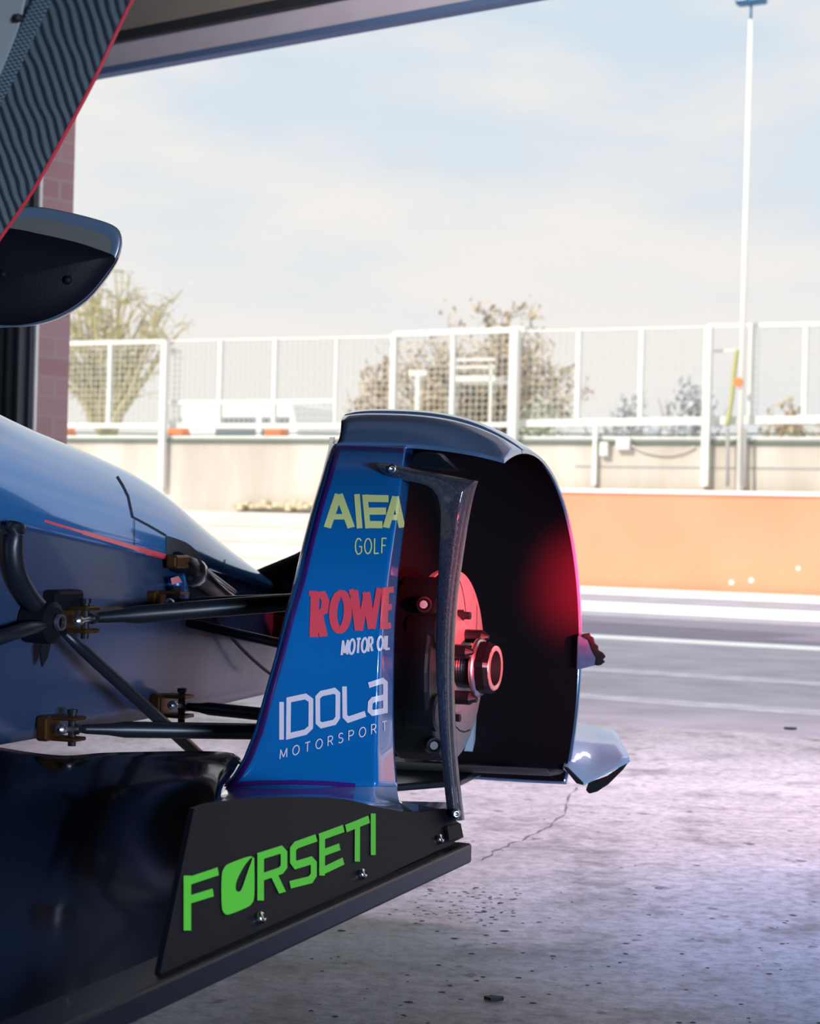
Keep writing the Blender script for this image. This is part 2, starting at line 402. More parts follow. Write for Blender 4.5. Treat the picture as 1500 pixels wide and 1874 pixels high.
# crack in the slab
mb = MB()
ck = spline([onZ(x, y, 0.0008) for x, y in ((1055, 1440), (1042, 1462), (1030, 1488), (1008, 1510), (985, 1522), (950, 1538), (925, 1548), (905, 1558), (885, 1574))], 5)
rows = []
for i, p in enumerate(ck):
    w = 0.0022 + 0.0016 * math.sin(i * 1.7); j = Vector((random.uniform(-.006, .006), random.uniform(-.006, .006), 0))
    rows.append([p + j - Vector((w, 0, 0)), p + j + Vector((w, 0, 0))])
mb.grid(rows); struct(mb.build('crack', mat('crack_dark', (0.13, 0.12, 0.14), 0.9), floor))  # thin dark strip laid over the slab as the crack

# ================================================================== SETTING: pit lane and wall
BA = R(28)
W = Vector((math.cos(BA), -math.sin(BA), 0)); BN = Vector((math.sin(BA), math.cos(BA), 0))
B0 = onZ(1280, 1086, 0)
def B3(t, n, z): return B0 + W * t + BN * n + UP * z
def onB(px, py, n): return on_plane(px, py, B3(0, n, 0), BN)
def tB(px, py, n=0): return (onB(px, py, n) - B0).dot(W)
mb = MB(); mb.prism([A0 - AD * 14, A0 + AD * 9, B3(12, 0.3, 0), B3(-26, 0.3, 0)], (0, 0, -0.1)); struct(mb.build('pit_lane', M_asph))
mb = MB(); mb.prism([B3(-60, 0.8, -0.1), B3(40, 0.8, -0.1), B3(70, 110, -0.1), B3(-110, 110, -0.1)], (0, 0, -0.1)); struct(mb.build('ground', M_track))
def lane_line(y0, y1, n, material, up=0.002):
    """strip on the lane whose near/far edges pass through the given rows at px 1280"""
    a = (onZ(1280, y0, 0) - B0).dot(BN); b = (onZ(1280, y1, 0) - B0).dot(BN)
    q = MB(); q.box(B3(-24, a, 0), W * 34, BN * (b - a), UP * up); o = q.build('trim_%d' % n, material); return struct(o)
lane_line(1295, 1285, 4, M_line); lane_line(1242, 1234, 5, M_line); lane_line(1179, 1172, 6, M_kerb); lane_line(1172, 1136, 9, M_darkasph)
lane_line(1127, 1110, 7, M_kerb); lane_line(1095, 1086.5, 8, M_kerb, 0.03)
# orange pit wall block and the white stepped plinth beside it
zo = onB(1280, 900, 0).z
tl = tB(965, 1000); 
mb = MB(); mb.box(B3(tl, 0, 0), W * 14, BN * 0.45, UP * (zo - 0.03)); ow = mb.build('pit_wall', M_orange, bevel=0.015)
tag(ow, 'orange painted pit wall with a white capping, behind the wheel arch at right', 'wall')
mb = MB(); mb.box(B3(tl - 0.02, -0.03, zo - 0.03), W * 14.04, BN * 0.5, UP * 0.045); mb.build('capping', M_kerb, ow)
mb = MB()
for x, y, r in ((1338, 1066, .05), (1374, 1062, .05), (1460, 1040, .04)):
    p = onB(x, y, -0.002); mb.lathe(p, BN, [(-.002, 0), (-.002, r * .55), (.004, r * .55)], 10)
mb.build('paint_chip', M_kerb, ow)
ps = thing('stepped_plinth', 'white painted concrete steps at the foot of the far concrete wall', 'steps', B3(tl - 6, 0, 0))
zs = onB(450, 937, 0.6).z
for k in range(4):
    q = MB(); q.box(B3(tl - 14, 0.15 * k, zs * k / 4), W * 13.98, BN * (0.62 - 0.15 * k), UP * (zs / 4 - 0.002)); q.build('step', M_wstep, ps, bevel=0.012)
# concrete wall
zc = onB(1250, 807, 0.62).z
mb = MB(); mb.box(B3(-28, 0.62, 0), W * 44, BN * 0.22, UP * zc); cw = mb.build('concrete_wall', M_conc)
tag(cw, 'long pale weathered concrete wall carrying the white mesh fence', 'wall')
zj = onB(1250, 857, 0.61).z
mb = MB(); mb.box(B3(tl + 0.3, 0.612, zj), W * 12, BN * 0.008, UP * 0.02); mb.build('joint', M_grey, cw)
mb = MB(); mb.box(B3(-28, 0.575, zc - 0.03), W * 44, BN * 0.045, UP * 0.025); mb.build('wall_cap_shadow', M_cable_shadow, cw)  # dark strip drawn as the shadow under the wall's cap
mb = MB()
for i in range(14):
    p = onB(430 + i * 11, 925 + 3 * math.sin(i * 2.3), 0.55); mb.cbox(p, W * 0.09, BN * 0.1, UP * random.uniform(0.04, 0.11))
gb = mb.build('broken_ledge', mat('sandy_rubble', (0.66, 0.55, 0.38), 0.95, var=0.2, scale=20), cw, bevel=0.02)
mb = MB(); mb.tube([B3(-28, 0.65, zc + 0.026), B3(16, 0.65, zc + 0.026)], 0.025, 8)
tag(mb.build('white_conduit', M_fence), 'white pipe running along the top of the concrete wall', 'pipe')
mb = MB(); mb.tube(spline([B3(t, 0.65, zc + 0.077 + 0.010 * math.sin(t * 1.9)) for t in [-10 + .8 * i for i in range(30)]], 3), 0.010, 6)
tag(mb.build('cable', M_cable_shadow), 'dark cable sagging along the top of the concrete wall', 'cable')

# ---- fence: posts, rails and wire panels
fc = thing('mesh_fence', 'tall white mesh fence of posts, rails and wire panels on the concrete wall', 'fence', B3(-2, 0.7, zc))
NF = 0.72
def fpost(px, y0, y1, w, n=NF, nm='post'):
    a = onB(px, y0, n); b = onB(px, y1, n); q = MB(); z0, z1 = min(a.z, b.z), max(a.z, b.z)
    q.cbox(Vector((a.x, a.y, (z0 + z1) / 2)), W * w, BN * w, UP * (z1 - z0)); q.build(nm, M_fence, fc)
for px in (110, 203, 405, 505, 830, 1060, 1175, 1475): fpost(px, 627 - (px - 110) * .024, 778, 0.055)
fpost(112, 627, 800, 0.07); fpost(617, 617, 778, 0.035); fpost(722, 612, 778, 0.075)
fpost(303, 622, 893, 0.085, 0.55); fpost(943, 603, 860, 0.10, 0.55); fpost(1297, 597, 890, 0.085, 0.55); fpost(1090, 778, 888, 0.05, 0.57)
fpost(1377, 595, 770, 0.06); fpost(60, 628, 800, .06)
def frail(x0, y0, x1, y1, w, n=NF):
    a, b = onB(x0, y0, n), onB(x1, y1, n); q = MB()
    q.box(a - UP * w / 2 - BN * w / 2, b - a, BN * w, UP * w); q.build('rail', M_fence, fc)
frail(60, 630, 303, 625, .06); frail(303, 624, 722, 616, .022); frail(722, 612, 962, 603, .07); frail(960, 606, 1297, 598, .022); frail(1297, 597, 1560, 592, .05)
frail(60, 779, 620, 780, .07); frail(303, 737, 612, 734, .05); frail(620, 780, 960, 777, .06); frail(950, 775, 1560, 767, .09); frail(1297, 643, 1350, 641, .03)
def wires(x0, x1, ytop, ybot, pitch, r):
    a, b, c = onB(x0, ytop, NF), onB(x1, ytop, NF), onB(x0, ybot, NF); q = MB()
    wd = (b - a).dot(W); n = max(2, int(wd / pitch)); h = a.z - c.z; k = max(2, int(h / pitch)); zb = c.z
    for i in range(n + 1):
        p = Vector((a.x, a.y, zb)) + W * (wd * i / n); q.cbox(p + UP * h / 2, W * r, BN * r, UP * h)
    for i in range(k + 1):
        p = Vector((a.x, a.y, zb + h * i / k)); q.box(p - UP * r / 2 - BN * r / 2, W * wd, BN * r, UP * r)
    q.build('wire_panel', M_wire, fc)
for x0, x1, yt in ((110, 203, 630), (203, 303, 628), (303, 405, 624), (405, 505, 622), (505, 617, 620), (617, 722, 616), (722, 830, 612), (830, 943, 608), (943, 1060, 604), (1060, 1175, 603), (1175, 1297, 600), (1377, 1475, 595), (1475, 1570, 594)):
    wires(x0, x1, yt, 776, 0.075, 0.007 if x0 < 1000 else 0.004)

# ---- floodlight mast and the cabinets, cables on the wall
b_ = onB(1352, 890, 0.5); t_ = onB(1375, 36, 0.5)
fm = thing('floodlight_mast', 'tall thin cream floodlight mast with a blue lamp head behind the orange wall', 'mast', Vector((b_.x, b_.y, 0)))
bx, by = b_.x, b_.y
zt = t_.z; zz = b_.z
q = MB(); q.tube([Vector((bx, by, zz - .1)), Vector((bx, by, zt))], [0.036, 0.026], 10); q.build('pole', mat('cream_pole', (0.86, 0.83, 0.76), 0.5), fm)
q = MB(); q.tube([Vector((bx, by, zt)), Vector((bx, by, zt + 0.16))], 0.014, 8); q.build('spigot', M_floodblue, fm)
q = MB(); q.cbox((bx, by, zt + 0.30), W * 0.33, BN * 0.16, UP * 0.26); q.build('lamp_head', M_floodblue, fm, bevel=0.02)
for dx in (-.085, .085):
    q = MB(); q.cbox(Vector((bx, by, zt + 0.27)) + W * dx - BN * 0.085, W * 0.11, BN * 0.02, UP * 0.14); q.build('lamp_glass', mat('lamp_glass', (0.5, 0.6, 0.72), 0.2), fm)
q = MB(); q.lathe(onB(1351, 700, 0.46), BN, [(-.03, 0.0), (-.03, .05), (.03, .05)], 14); q.build('orange_reflector', M_cone, fm)
for px, lab in ((1331, 'dark vertical cable post left of the floodlight mast foot'), (1363, 'dark vertical cable post touching the floodlight mast foot')):
    a, b = onB(px, 785, 0.47), onB(px, 890, 0.47); q = MB(); q.tube([a, b], 0.022, 8); tag(q.build('cable_duct', M_grey), lab, 'cable')
p = onB(1335, 680, 0.6); q = MB(); q.tube(spline([onB(1330, 780, 0.6), onB(1338, 730, 0.6), onB(1343, 680, 0.6), onB(1348, 640, .6)], 4), 0.03, 7)
tag(q.build('mossy_branch', mat('moss', (0.50, 0.50, 0.25), 0.9)), 'short mossy green branch beside the floodlight mast', 'branch')
for i, (px, py, lab, w, h) in enumerate(((1106, 822, 'pale junction box on the wall beside the short fence post', .10, .16), (1141, 812, 'white electric box on the concrete wall with a hanging cable', .17, .14))):
    c = onB(px, py, 0.572); q = MB(); q.cbox(c, W * w, BN * 0.09, UP * h); tag(q.build('junction_box', M_fence, bevel=0.01), lab, 'box')
q = MB(); q.tube(spline([onB(x, y, 0.58) for x, y in ((1155, 815), (1180, 827), (1215, 832), (1245, 828), (1270, 816))], 5), 0.012, 6)
tag(q.build('hanging_cable', M_conc), 'pale cable hanging in a loop from the white electric box', 'cable')

# ================================================================== trees, vehicles beyond the fence
def gp(px, Z): q = P(px, 950, Z); return Vector((q.x, q.y, -0.2))
def gp(px, Z): q = P(px, 950, Z); return Vector((q.x, q.y, -0.2))
def crown_tree(name, label, base, cz, rx, rz, fork_z, bark, leafm, nbr, nleaf, seed, leaf=.1, r0=.2, sub=4):
    """trunk, curved boughs out to points spread through a dome shaped crown, twigs and buds at their ends"""
    rnd = random.Random(seed); root = thing(name, label, 'tree', base, 'trees beyond the track'); br = MB(); tips = []
    base = Vector(base); fk = base + Vector((rnd.uniform(-.2, .2), 0, fork_z))
    br.tube([base, base.lerp(fk, .5) + Vector((.06, 0, 0)), fk], [r0 * 1.25, r0, r0 * .85], 8, caps=False)
    for k in range(nbr):
        a = rnd.uniform(0, 6.283); e = rnd.uniform(-.25, 1.0); rr = rnd.uniform(.55, 1.0)
        c = math.sqrt(max(0, 1 - min(1, abs(e)) ** 2))
        tip = base + Vector((math.cos(a) * c * rx * rr, math.sin(a) * c * rx * rr, cz + e * rz * rr))
        st0 = base.lerp(fk, rnd.uniform(.75, 1.0)); md = st0.lerp(tip, .5) + Vector((rnd.gauss(0, .12), rnd.gauss(0, .12), rnd.uniform(.0, .25))) * rx * .6
        pts = [((1 - t) ** 2) * st0 + 2 * t * (1 - t) * md + t * t * tip + Vector((rnd.gauss(0, .02), rnd.gauss(0, .02), rnd.gauss(0, .02))) * rx for t in (0, .2, .4, .6, .8, 1)]
        br.tube(pts, [r0 * .45, r0 * .36, r0 * .27, r0 * .19, r0 * .12, r0 * .06], 5, caps=False)
        for j in range(sub):
            i0 = rnd.choice((2, 3, 4, 4, 5)); d = Vector((rnd.gauss(0, 1), rnd.gauss(0, 1), rnd.gauss(.25, .8))).normalized() * rx * rnd.uniform(.16, .34)
            t2 = pts[i0] + d; m2 = pts[i0] + d * .5 + Vector((rnd.gauss(0, .03), rnd.gauss(0, .03), rnd.gauss(0, .03))) * rx
            br.tube([pts[i0], m2, t2], [r0 * .10, r0 * .07, r0 * .035], 4, caps=False); tips += [m2, t2]
            for jj in range(2):
                d2 = Vector((rnd.gauss(0, 1), rnd.gauss(0, 1), rnd.gauss(.2, .9))).normalized() * rx * rnd.uniform(.08, .16)
                br.tube([m2, m2 + d2], [r0 * .05, r0 * .02], 3, caps=False); tips.append(m2 + d2)
    br.build('trunk', bark, root); lf = MB()
    for i in range(nleaf):
        c = rnd.choice(tips) + Vector((rnd.gauss(0, 1), rnd.gauss(0, 1), rnd.gauss(0, 1))) * rx * .045
        a = Vector((rnd.gauss(0, 1), rnd.gauss(0, 1), rnd.gauss(0, 1))).normalized(); b = a.orthogonal().normalized(); sz = leaf * rnd.uniform(.5, 1.2)
        lf.face([c - a * sz, c + b * sz * .6, c + a * sz, c - b * sz * .6])
    stuffpart(lf.build('foliage', leafm, root, normals=False)); return root
crown_tree('bare_tree', 'bare tree with yellow lichen bark beside the brick pier', gp(198, 44), 4.9, 2.15, 2.1, 3.3, M_bark2, M_leafb, 56, 1200, 3, .05, .24, 6)
crown_tree('broad_tree', 'broad brown budding tree directly behind the wheel arch', gp(880, 54), 4.2, 2.95, 2.6, 2.6, M_bark, M_leafy, 80, 6500, 11, .10, .26, 6)
def bush(px, Z, h, w, leafm, label, seed, n=1500):
    rnd = random.Random(seed); base = gp(px, Z); root = thing('hedge_tree', label, 'tree', base, 'hedge beyond the track'); q = MB(); st_ = MB()
    st_.tube([base, base + UP * h * .4, base + UP * h * .75], [.1, .07, .02], 6)
    for k in range(9):
        a = rnd.uniform(0, 6.28); st_.tube([base + UP * h * .25, base + Vector((math.cos(a) * w * .3, math.sin(a) * w * .3, h * rnd.uniform(.6, .95)))], [.04, .012], 4)
    for i in range(n):
        u, v_, t = rnd.uniform(0, 6.28), rnd.uniform(0, 1) ** .6, rnd.uniform(0.05, 1)
        rr = w * .5 * v_ * (1 - .75 * t * t) * (1 + .25 * math.sin(3 * u + seed)); c = base + Vector((math.cos(u) * rr, math.sin(u) * rr, h * t * (1 - .15 * abs(math.sin(2 * u + seed)))))
        a = Vector((rnd.gauss(0, 1), rnd.gauss(0, 1), rnd.gauss(0, 1))).normalized(); b = a.orthogonal().normalized(); sz = rnd.uniform(.05, .13)
        q.face([c - a * sz, c + b * sz * .5, c + a * sz, c - b * sz * .5])
    st_.build('stem', M_bark, root); stuffpart(q.build('foliage', leafm, root, normals=False)); return root
bush(690, 47, 4.9, 3.0, M_leafy, 'tan bushy tree left of the broad brown tree', 1, 2200)
bush(785, 42, 4.2, 2.2, M_leafy, 'tan bush under the left side of the broad brown tree', 2)
bush(985, 48, 4.3, 2.4, M_leafg, 'pale bush at the right foot of the broad brown tree', 9)
bush(345, 50, 3.7, 3.4, M_leafg, 'low pale green hedge right of the bare tree', 3)
bush(455, 58, 3.9, 2.6, M_leafb, 'low grey twiggy hedge above the white vans', 4, 900)
bush(1150, 50, 4.6, 2.8, M_leafb, 'grey twiggy hedge in the middle of the right fence panels', 5, 2000)
bush(1262, 40, 4.2, 2.4, M_leafb, 'grey twiggy hedge just left of the floodlight mast', 6, 1800)
bush(1440, 46, 4.2, 2.6, M_leafy, 'tan hedge right of the floodlight mast', 7, 1500)
bush(1520, 60, 5.2, 2.4, M_leafy, 'tan hedge at the right edge of the view', 8, 1300)

def van(px, label, Z=34.0, w=4.2):
    c = P(px, 760, Z); g0 = Vector((c.x, c.y, -0.1)); top = P(px, 738, Z).z
    r = thing('white_van', label, 'van', g0)
    q = MB(); prof = [(-w / 2, .5), (w / 2, .5), (w / 2, 1.3), (w / 2 - .35, 1.6), (w / 2 - .8, top + .1), (-w / 2, top + .1)]
    D = BN * 1.8
    q.prism([g0 + W * x + UP * z for x, z in prof], D); q.build('body', M_white, r, bevel=0.06)
    for x0, x1 in ((w / 2 - 1.55, w / 2 - .85), (-.9, .15)):
        q = MB(); q.box(g0 + W * x0 - BN * .02 + UP * (top - .62), W * (x1 - x0), BN * .02, UP * .42); q.build('window', M_win, r)
    q = MB(); q.box(g0 + W * (-w / 2) - BN * .03 + UP * (top - 1.15), W * w, BN * .03, UP * .14); q.build('side_stripe', M_grey, r)
    for x in (-w / 2 + .8, w / 2 - .8):
        q = MB(); q.lathe(g0 + W * x + UP * .42, BN, [(-.03, 0), (-.03, .32), (.2, .32), (.2, 0)], 18); q.build('wheel', M_tyre, r)
van(458, 'white van with dark windows behind the fence, left of the big wheel arch', 42.0, 3.7)
for px, py, lab in ((108, 784, 'small orange barrier beside the brick pier'), (318, 783, 'small orange barrier at the foot of the thick left fence post'), (498, 782, 'small orange barrier under the right white van')):
    c = P(px, py, 30.5); g0 = Vector((c.x, c.y, -0.1)); q = MB()
    q.prism([g0 + W * x + UP * z for x, z in ((-.16, 0), (.16, 0), (.16, c.z + .02), (.10, c.z + .16), (-.10, c.z + .16), (-.16, c.z + .02))], BN * .25)
    tag(q.build('orange_barrier', M_cone, bevel=.02), lab, 'barrier')
c = P(765, 683, 34); g0 = Vector((c.x, c.y, -.1)); r = thing('sign_post', 'small white T shaped sign behind the mesh under the broad tree', 'sign', g0)
q = MB(); q.tube([g0, Vector((c.x, c.y, c.z))], .05, 8); q.build('post', M_fence, r); q = MB(); q.cbox(c, W * .36, BN * .06, UP * .11); q.build('board', M_fence, r, bevel=.01)
c0 = P(862, 690, 36); g0 = Vector((c0.x, c0.y, -.1)); r = thing('marshal_stand', 'white railed marshal stand behind the mesh at the broad tree', 'stand', g0)
for dx in (-.38, .38):
    q = MB(); q.box(g0 + W * dx, W * .05, BN * .05, UP * (c0.z + .35)); q.build('leg', M_fence, r)
for dz in (-.02, .16, .30):
    q = MB(); q.box(Vector((c0.x, c0.y, c0.z + dz)) - W * .42, W * .9, BN * .05, UP * .05); q.build('rail', M_fence, r)
q = MB(); q.box(Vector((c0.x, c0.y, c0.z - .08)) - W * .45, W * .95, BN * .7, UP * .06); q.build('platform', M_fence, r)

# ================================================================== THE RACE CAR
car = thing('race_car', 'blue and black sports racing car with its front wheel off, nose towards pit lane', 'race car', C3(-0.6, -0.86, 0))
sub = {}
# ---- stroke lettering
def ribbon_pts(poly, wx, wy, closed=False, step=3.0):
    """left and right edges of a stroke whose half widths are wx across and wy up-down"""
    pts = [Vector((p[0], p[1])) for p in poly]; n = len(pts); out = []
    def nrm(a, b):
        d = (b - a).normalized(); return Vector((-d.y, d.x))
    for i, p in enumerate(pts):
        ns = []
        if closed or i > 0: ns.append(nrm(pts[i - 1], p))
        if closed or i < n - 1: ns.append(nrm(p, pts[(i + 1) % n]))
        if len(ns) == 2:
            mdir = ns[0] + ns[1]
            mdir = mdir / max(0.45, mdir.length_squared / 2) if mdir.length > 1e-6 else ns[0]
        else: mdir = ns[0]
        out.append((p, Vector((mdir.x * wx / 2, mdir.y * wy / 2))))
    if closed: out.append(out[0])
    fine = []
    for (p, o), (p2, o2) in zip(out, out[1:]):
        k = max(1, int((p2 - p).length / step))
        for j in range(k): fine.append((p.lerp(p2, j / k), o.lerp(o2, j / k)))
    fine.append(out[-1])
    return [tuple(p + o * k for k in (-1, -.66, -.33, 0, .33, .66, 1)) for p, o in fine]
def letters(name, strokes, to3d, material, parent):
    """strokes: (points, wx, wy, closed) in pixels; to3d maps a pixel to the panel's surface"""
    q = MB()
    for i_, s_ in enumerate(strokes):
        pts, wx, wy = s_[:3]; up_ = 1 - 0.00003 * i_; rows = ribbon_pts(pts, wx, wy, s_[3] if len(s_) > 3 else False)
        q.grid([[CAM + (to3d(a.x, a.y) - CAM) * up_ for a in r] for r in rows], smooth=True)
    for f_ in q.bm.faces:                       # face the viewer's side of the panel
        f_.normal_update()
    return q.build(name, material, parent, normals=False)
FONT = {'M': (1.0, [[(0, 0), (.06, 1)], [(.06, .96), (.5, .12)], [(.5, .12), (.94, .96)], [(.94, 1), (1, 0)]]), 'O': (.95, [[(.5 + .5 * math.sin(a), .5 + .5 * math.cos(a)) for a in [i * .3927 for i in range(16)]], 'c']),
        'T': (.75, [[(0, 1), (1, 1)], [(.5, 1), (.5, 0)]]), 'R': (.7, [[(0, 0), (0, 1), (.6, 1), (.9, .87), (.9, .62), (.6, .48), (0, .48)], [(.5, .48), (1, 0)]]),
        'I': (.12, [[(.5, 0), (.5, 1)]]), 'L': (.6, [[(0, 1), (0, 0), (1, 0)]]), 'F': (.6, [[(0, 0), (0, 1), (1, 1)], [(0, .52), (.9, .52)]]),
        'G': (.85, [[(.95, .85), (.7, 1), (.35, 1), (.08, .8), (0, .5), (.08, .2), (.35, 0), (.7, 0), (1, .15), (1, .48), (.6, .48)]]),
        'S': (.65, [[(.95, .88), (.65, 1), (.3, 1), (.05, .85), (.05, .65), (.3, .53), (.7, .46), (.95, .33), (.95, .14), (.7, 0), (.3, 0), (0, .12)]]),
        'P': (.68, [[(0, 0), (0, 1), (.65, 1), (1, .85), (1, .6), (.65, .46), (0, .46)]])}
def word(txt, TL, TR, BR, BL, gap, wx, wy):
    tot = sum(FONT[c][0] if c != ' ' else .35 for c in txt) + gap * (len(txt) - 1); x = 0; out = []
    TL, TR, BR, BL = map(Vector, (TL, TR, BR, BL))
    for c in txt:
        if c == ' ': x += .35 + gap; continue
        w, st_ = FONT[c]; closed = st_[-1] == 'c'
        for s_ in st_:
            if s_ == 'c': continue
            pts = []
            for (a, b) in s_:
                u = (x + a * w) / tot; t = TL.lerp(TR, u); bb = BL.lerp(BR, u); pts.append(tuple(bb.lerp(t, b)))
            out.append((pts, wx, wy, closed))
        x += w + gap
    return out
z6 = lambda *p: [(540 + .41333 * x, 720 + .41333 * y) for x, y in p]
z7 = lambda *p: [(440 + .37333 * x, 1080 + .37333 * y) for x, y in p]
z4 = lambda *p: [(300 + .4 * x, 1380 + .4 * y) for x, y in p]

# ---- fender geometry (circular arch about the hub axis)
LO, LI = 0.122, -0.14
DT = [(-24, .016), (-19, .024), (-10, .046), (0, .062), (15, .060), (35, .036), (60, .013), (132, .006)]
def Rout(phi, l):
    t = max(0, min(1, (LO - l) / (LO - LI))); d = interp(phi, DT)
    r = 0.331 + d * (1 - (1 - t) ** 3.2)
    if l < LI + .02: r -= .006 * ((LI + .02 - l) / .06) ** 2
    return r
def LIN(phi): return LI - .028 * sm((phi + 19.5) / 17)
def A3(phi, l, r): a = R(phi); return C3(r * math.sin(a), l, HZ + r * math.cos(a))
def shell(p0, p1, l0, l1, dr=0.0, n=40, k=18):
    return [[A3(ph, la + (l1 - la) * j / k, Rout(ph, la + (l1 - la) * j / k) - dr) for j in range(k + 1)] for ph, la in [(p, LIN(p)) for p in [p0 + (p1 - p0) * i / n for i in range(n + 1)]]]
def shell_part(name, material, p0, p1, l0, l1, th, n=40, k=18):
    q = MB(); a = q.grid(shell(p0, p1, l0, l1, 0, n, k)); b = q.grid(shell(p0, p1, l0, l1, th, n, k), flip=True)
    nn, kk = len(a), len(a[0])
    rim = [(0, j) for j in range(kk)] + [(i, kk - 1) for i in range(1, nn)] + [(nn - 1, j) for j in range(kk - 2, -1, -1)] + [(i, 0) for i in range(nn - 2, 0, -1)]
    for (i, j), (x, y) in zip(rim, rim[1:] + rim[:1]):
        q.bm.faces.new([a[i][j], b[i][j], b[x][y], a[x][y]])
    return q.build(name, material, car, keep=True), q
SEAM = -4.5
rear_top, qr = shell_part('fender_rear_section', M_arch, -19.5, SEAM - .25, LI, LO, .005, 16, 22)
front_top, qf = shell_part('fender_front_section', M_arch, SEAM + .25, 128, LI, LO, .005, 60, 22)
qr.bm.free(); qf.bm.free()
q = MB(); q.grid(shell(SEAM - .5, SEAM + .5, LI, LO, .002, 2, 22)); q.build('seam', M_rubber, rear_top)
# dark liner inside, its inner side wall and lower front lip
q = MB()
rows = []
for i in range(61):
    ph = -18 + 146 * i / 60
    rows.append([A3(ph, LI + .004 + (LO - .003 - LI - .004) * j / 14, Rout(ph, LI + .004 + (LO - .003 - LI - .004) * j / 14) - .009) for j in range(15)])
q.grid(rows)
lin = q.build('arch_liner', mat('maroon_black_liner', (0.014, 0.008, 0.012), 0.6, spec=0.12), car)
q = MB()
rows = [[A3(ph, LI + .003, r) for r in (.10, .2, .3, Rout(ph, LI) - .012)] for ph in [-60 + 5 * i for i in range(28)]]
rows = [r for r in rows if all((inv(p)[2] > .60) for p in r[1:2])] or rows
q.grid([[A3(ph, LI + .026, r) for r in (.12 if ph < 60 else .24, .2 if ph < 60 else .27, .28 if ph < 60 else .29, .325 if ph < -20 else Rout(ph, LI) - .006)] for ph in [-78 + 6 * i for i in range(32)]])
q.build('inner_liner', mat('matt_black_liner', (0.004, 0.004, 0.005), 0.8, spec=0.1), car)
# ---- blue sponsor panel: rear wall of the fender
def Sz(z):
    if z > HZ: return -math.sqrt(max(.352 ** 2 - (z - HZ) ** 2, .0001))
    return -.352 - .05 * ((HZ - z) / .17) ** 2
XL = [(812, 613), (870, 598), (930, 580), (1000, 562), (1060, 548), (1130, 527), (1200, 509), (1260, 492), (1340, 470), (1390, 450), (1420, 432), (1440, 414)]
XR = [(812, 757), (848, 752), (883, 749), (968, 739), (1050, 729), (1133, 723), (1192, 721), (1304, 720), (1378, 722), (1440, 727)]
def panel_pt(px, py, off=0.0):
    xl, xr = interp(py, XL), interp(py, XR); u = (px - xl) / (xr - xl)
    def rnd_(u):
        e = .86 + .03 * (1 - sm((py - 900) / 300))
        if u > e:
            t = min(1, (u - e) / (1 - e)); k = .28
            return .085 * (t * t / (2 * k) if t < k else k / 2 + (t - k)) / (1 - k / 2)
        if u < .05: return .006 * ((.05 - u) / .05) ** 2
        return 0
    rr = rnd_(u)
    return onf(px, py, lambda s, l, z: s - Sz(z) - rr + off, 1.6, 3.4)
q = MB(); rows = []; ys = [812 + 628 * i / 60 for i in range(61)]
us = [0, .01, .03, .05] + [.05 + .7 * i / 14 for i in range(1, 15)] + [.75 + .25 * i / 22 for i in range(1, 23)]
for y in ys:
    xl, xr = interp(y, XL), interp(y, XR); rows.append([panel_pt(xl + (xr - xl) * u, y) for u in us])
q.slab(rows, CF * .003 - CL * .006)
panel = q.build('sponsor_panel', M_blue, car)
def pt_panel(x, y): return panel_pt(min(x, interp(y, XR) - .5), y, .0012)
AIEA = [(z6((142, 594), (192, 446)), 14, 10), (z6((194, 446), (248, 594)), 14, 10), (z6((166, 546), (226, 546)), 8, 10), (z6((273, 446), (285, 597)), 10.5, 8),
        (z6((308, 448), (322, 597)), 10, 8), (z6((300, 464), (413, 466)), 8, 13), (z6((318, 521), (402, 521)), 8, 13), (z6((312, 580), (386, 581)), 8, 13),
        (z6((402, 594), (444, 456)), 13, 8), (z6((444, 456), (473, 594)), 12, 8), (z6((416, 548), (462, 550)), 8, 10)]
letters('aiea_lettering', AIEA, pt_panel, M_yel, panel)
letters('golf_lettering', word('GOLF', (650, 986), (707, 985), (706, 1012), (650, 1014), .42, 2.3, 2.4), pt_panel, M_yel, panel)
oc = [(200 + 33 * math.sin(a), 967 + 82 * math.cos(a) - 9 * math.sin(a)) for a in [i * .35 for i in range(18)]]
ROWE = [(z6((60, 885), (98, 885)), 8, 9), (z6((88, 880), (82, 1079)), 16, 8), (z6((90, 894), (122, 890), (134, 920), (128, 962), (92, 982)), 14, 12), (z6((104, 980), (126, 1076)), 16, 8),
        (z6(*oc), 15, 12, True), (z6((238, 880), (262, 875)), 8, 9), (z6((260, 872), (282, 1050)), 15.5, 8), (z6((286, 1050), (316, 880)), 11, 8), (z6((314, 880), (338, 1042)), 15, 8), (z6((342, 1042), (372, 862)), 11, 8),
        (z6((400, 860), (392, 1043)), 14, 8), (z6((394, 872), (436, 868)), 8, 11), (z6((394, 948), (428, 945)), 8, 11), (z6((390, 1032), (424, 1026)), 8, 11)]
letters('rowe_lettering', ROWE, pt_panel, M_red, panel)
letters('motor_oil_lettering', word('MOTOR OIL', (627, 1172), (714, 1163), (713, 1187), (625, 1199), .28, 4.2, 4.2), pt_panel, M_wht, panel)
IDO = [(z7((201, 548), (201, 733)), 8.5, 8), (z7((234, 716), (236, 538), (318, 521), (345, 540), (344, 672), (318, 696)), 8.5, 10.5, True),
       (z7((378, 525), (396, 507), (460, 493), (477, 508), (476, 625), (460, 648), (396, 663), (379, 648)), 8.5, 10.5, True),
       (z7((509, 472), (511, 618), (528, 635), (612, 606)), 8.5, 11), (z7((628, 466), (696, 444), (710, 456), (710, 590), (648, 602), (634, 590), (636, 552), (648, 538), (706, 524)), 8.5, 10.5)]
letters('idola_lettering', IDO, pt_panel, M_wht, panel)
letters('motorsport_lettering', word('MOTORSPORT', (513, 1372), (708, 1319), (708, 1336), (512, 1389), .85, 1.9, 2.0), pt_panel, M_wht, panel)
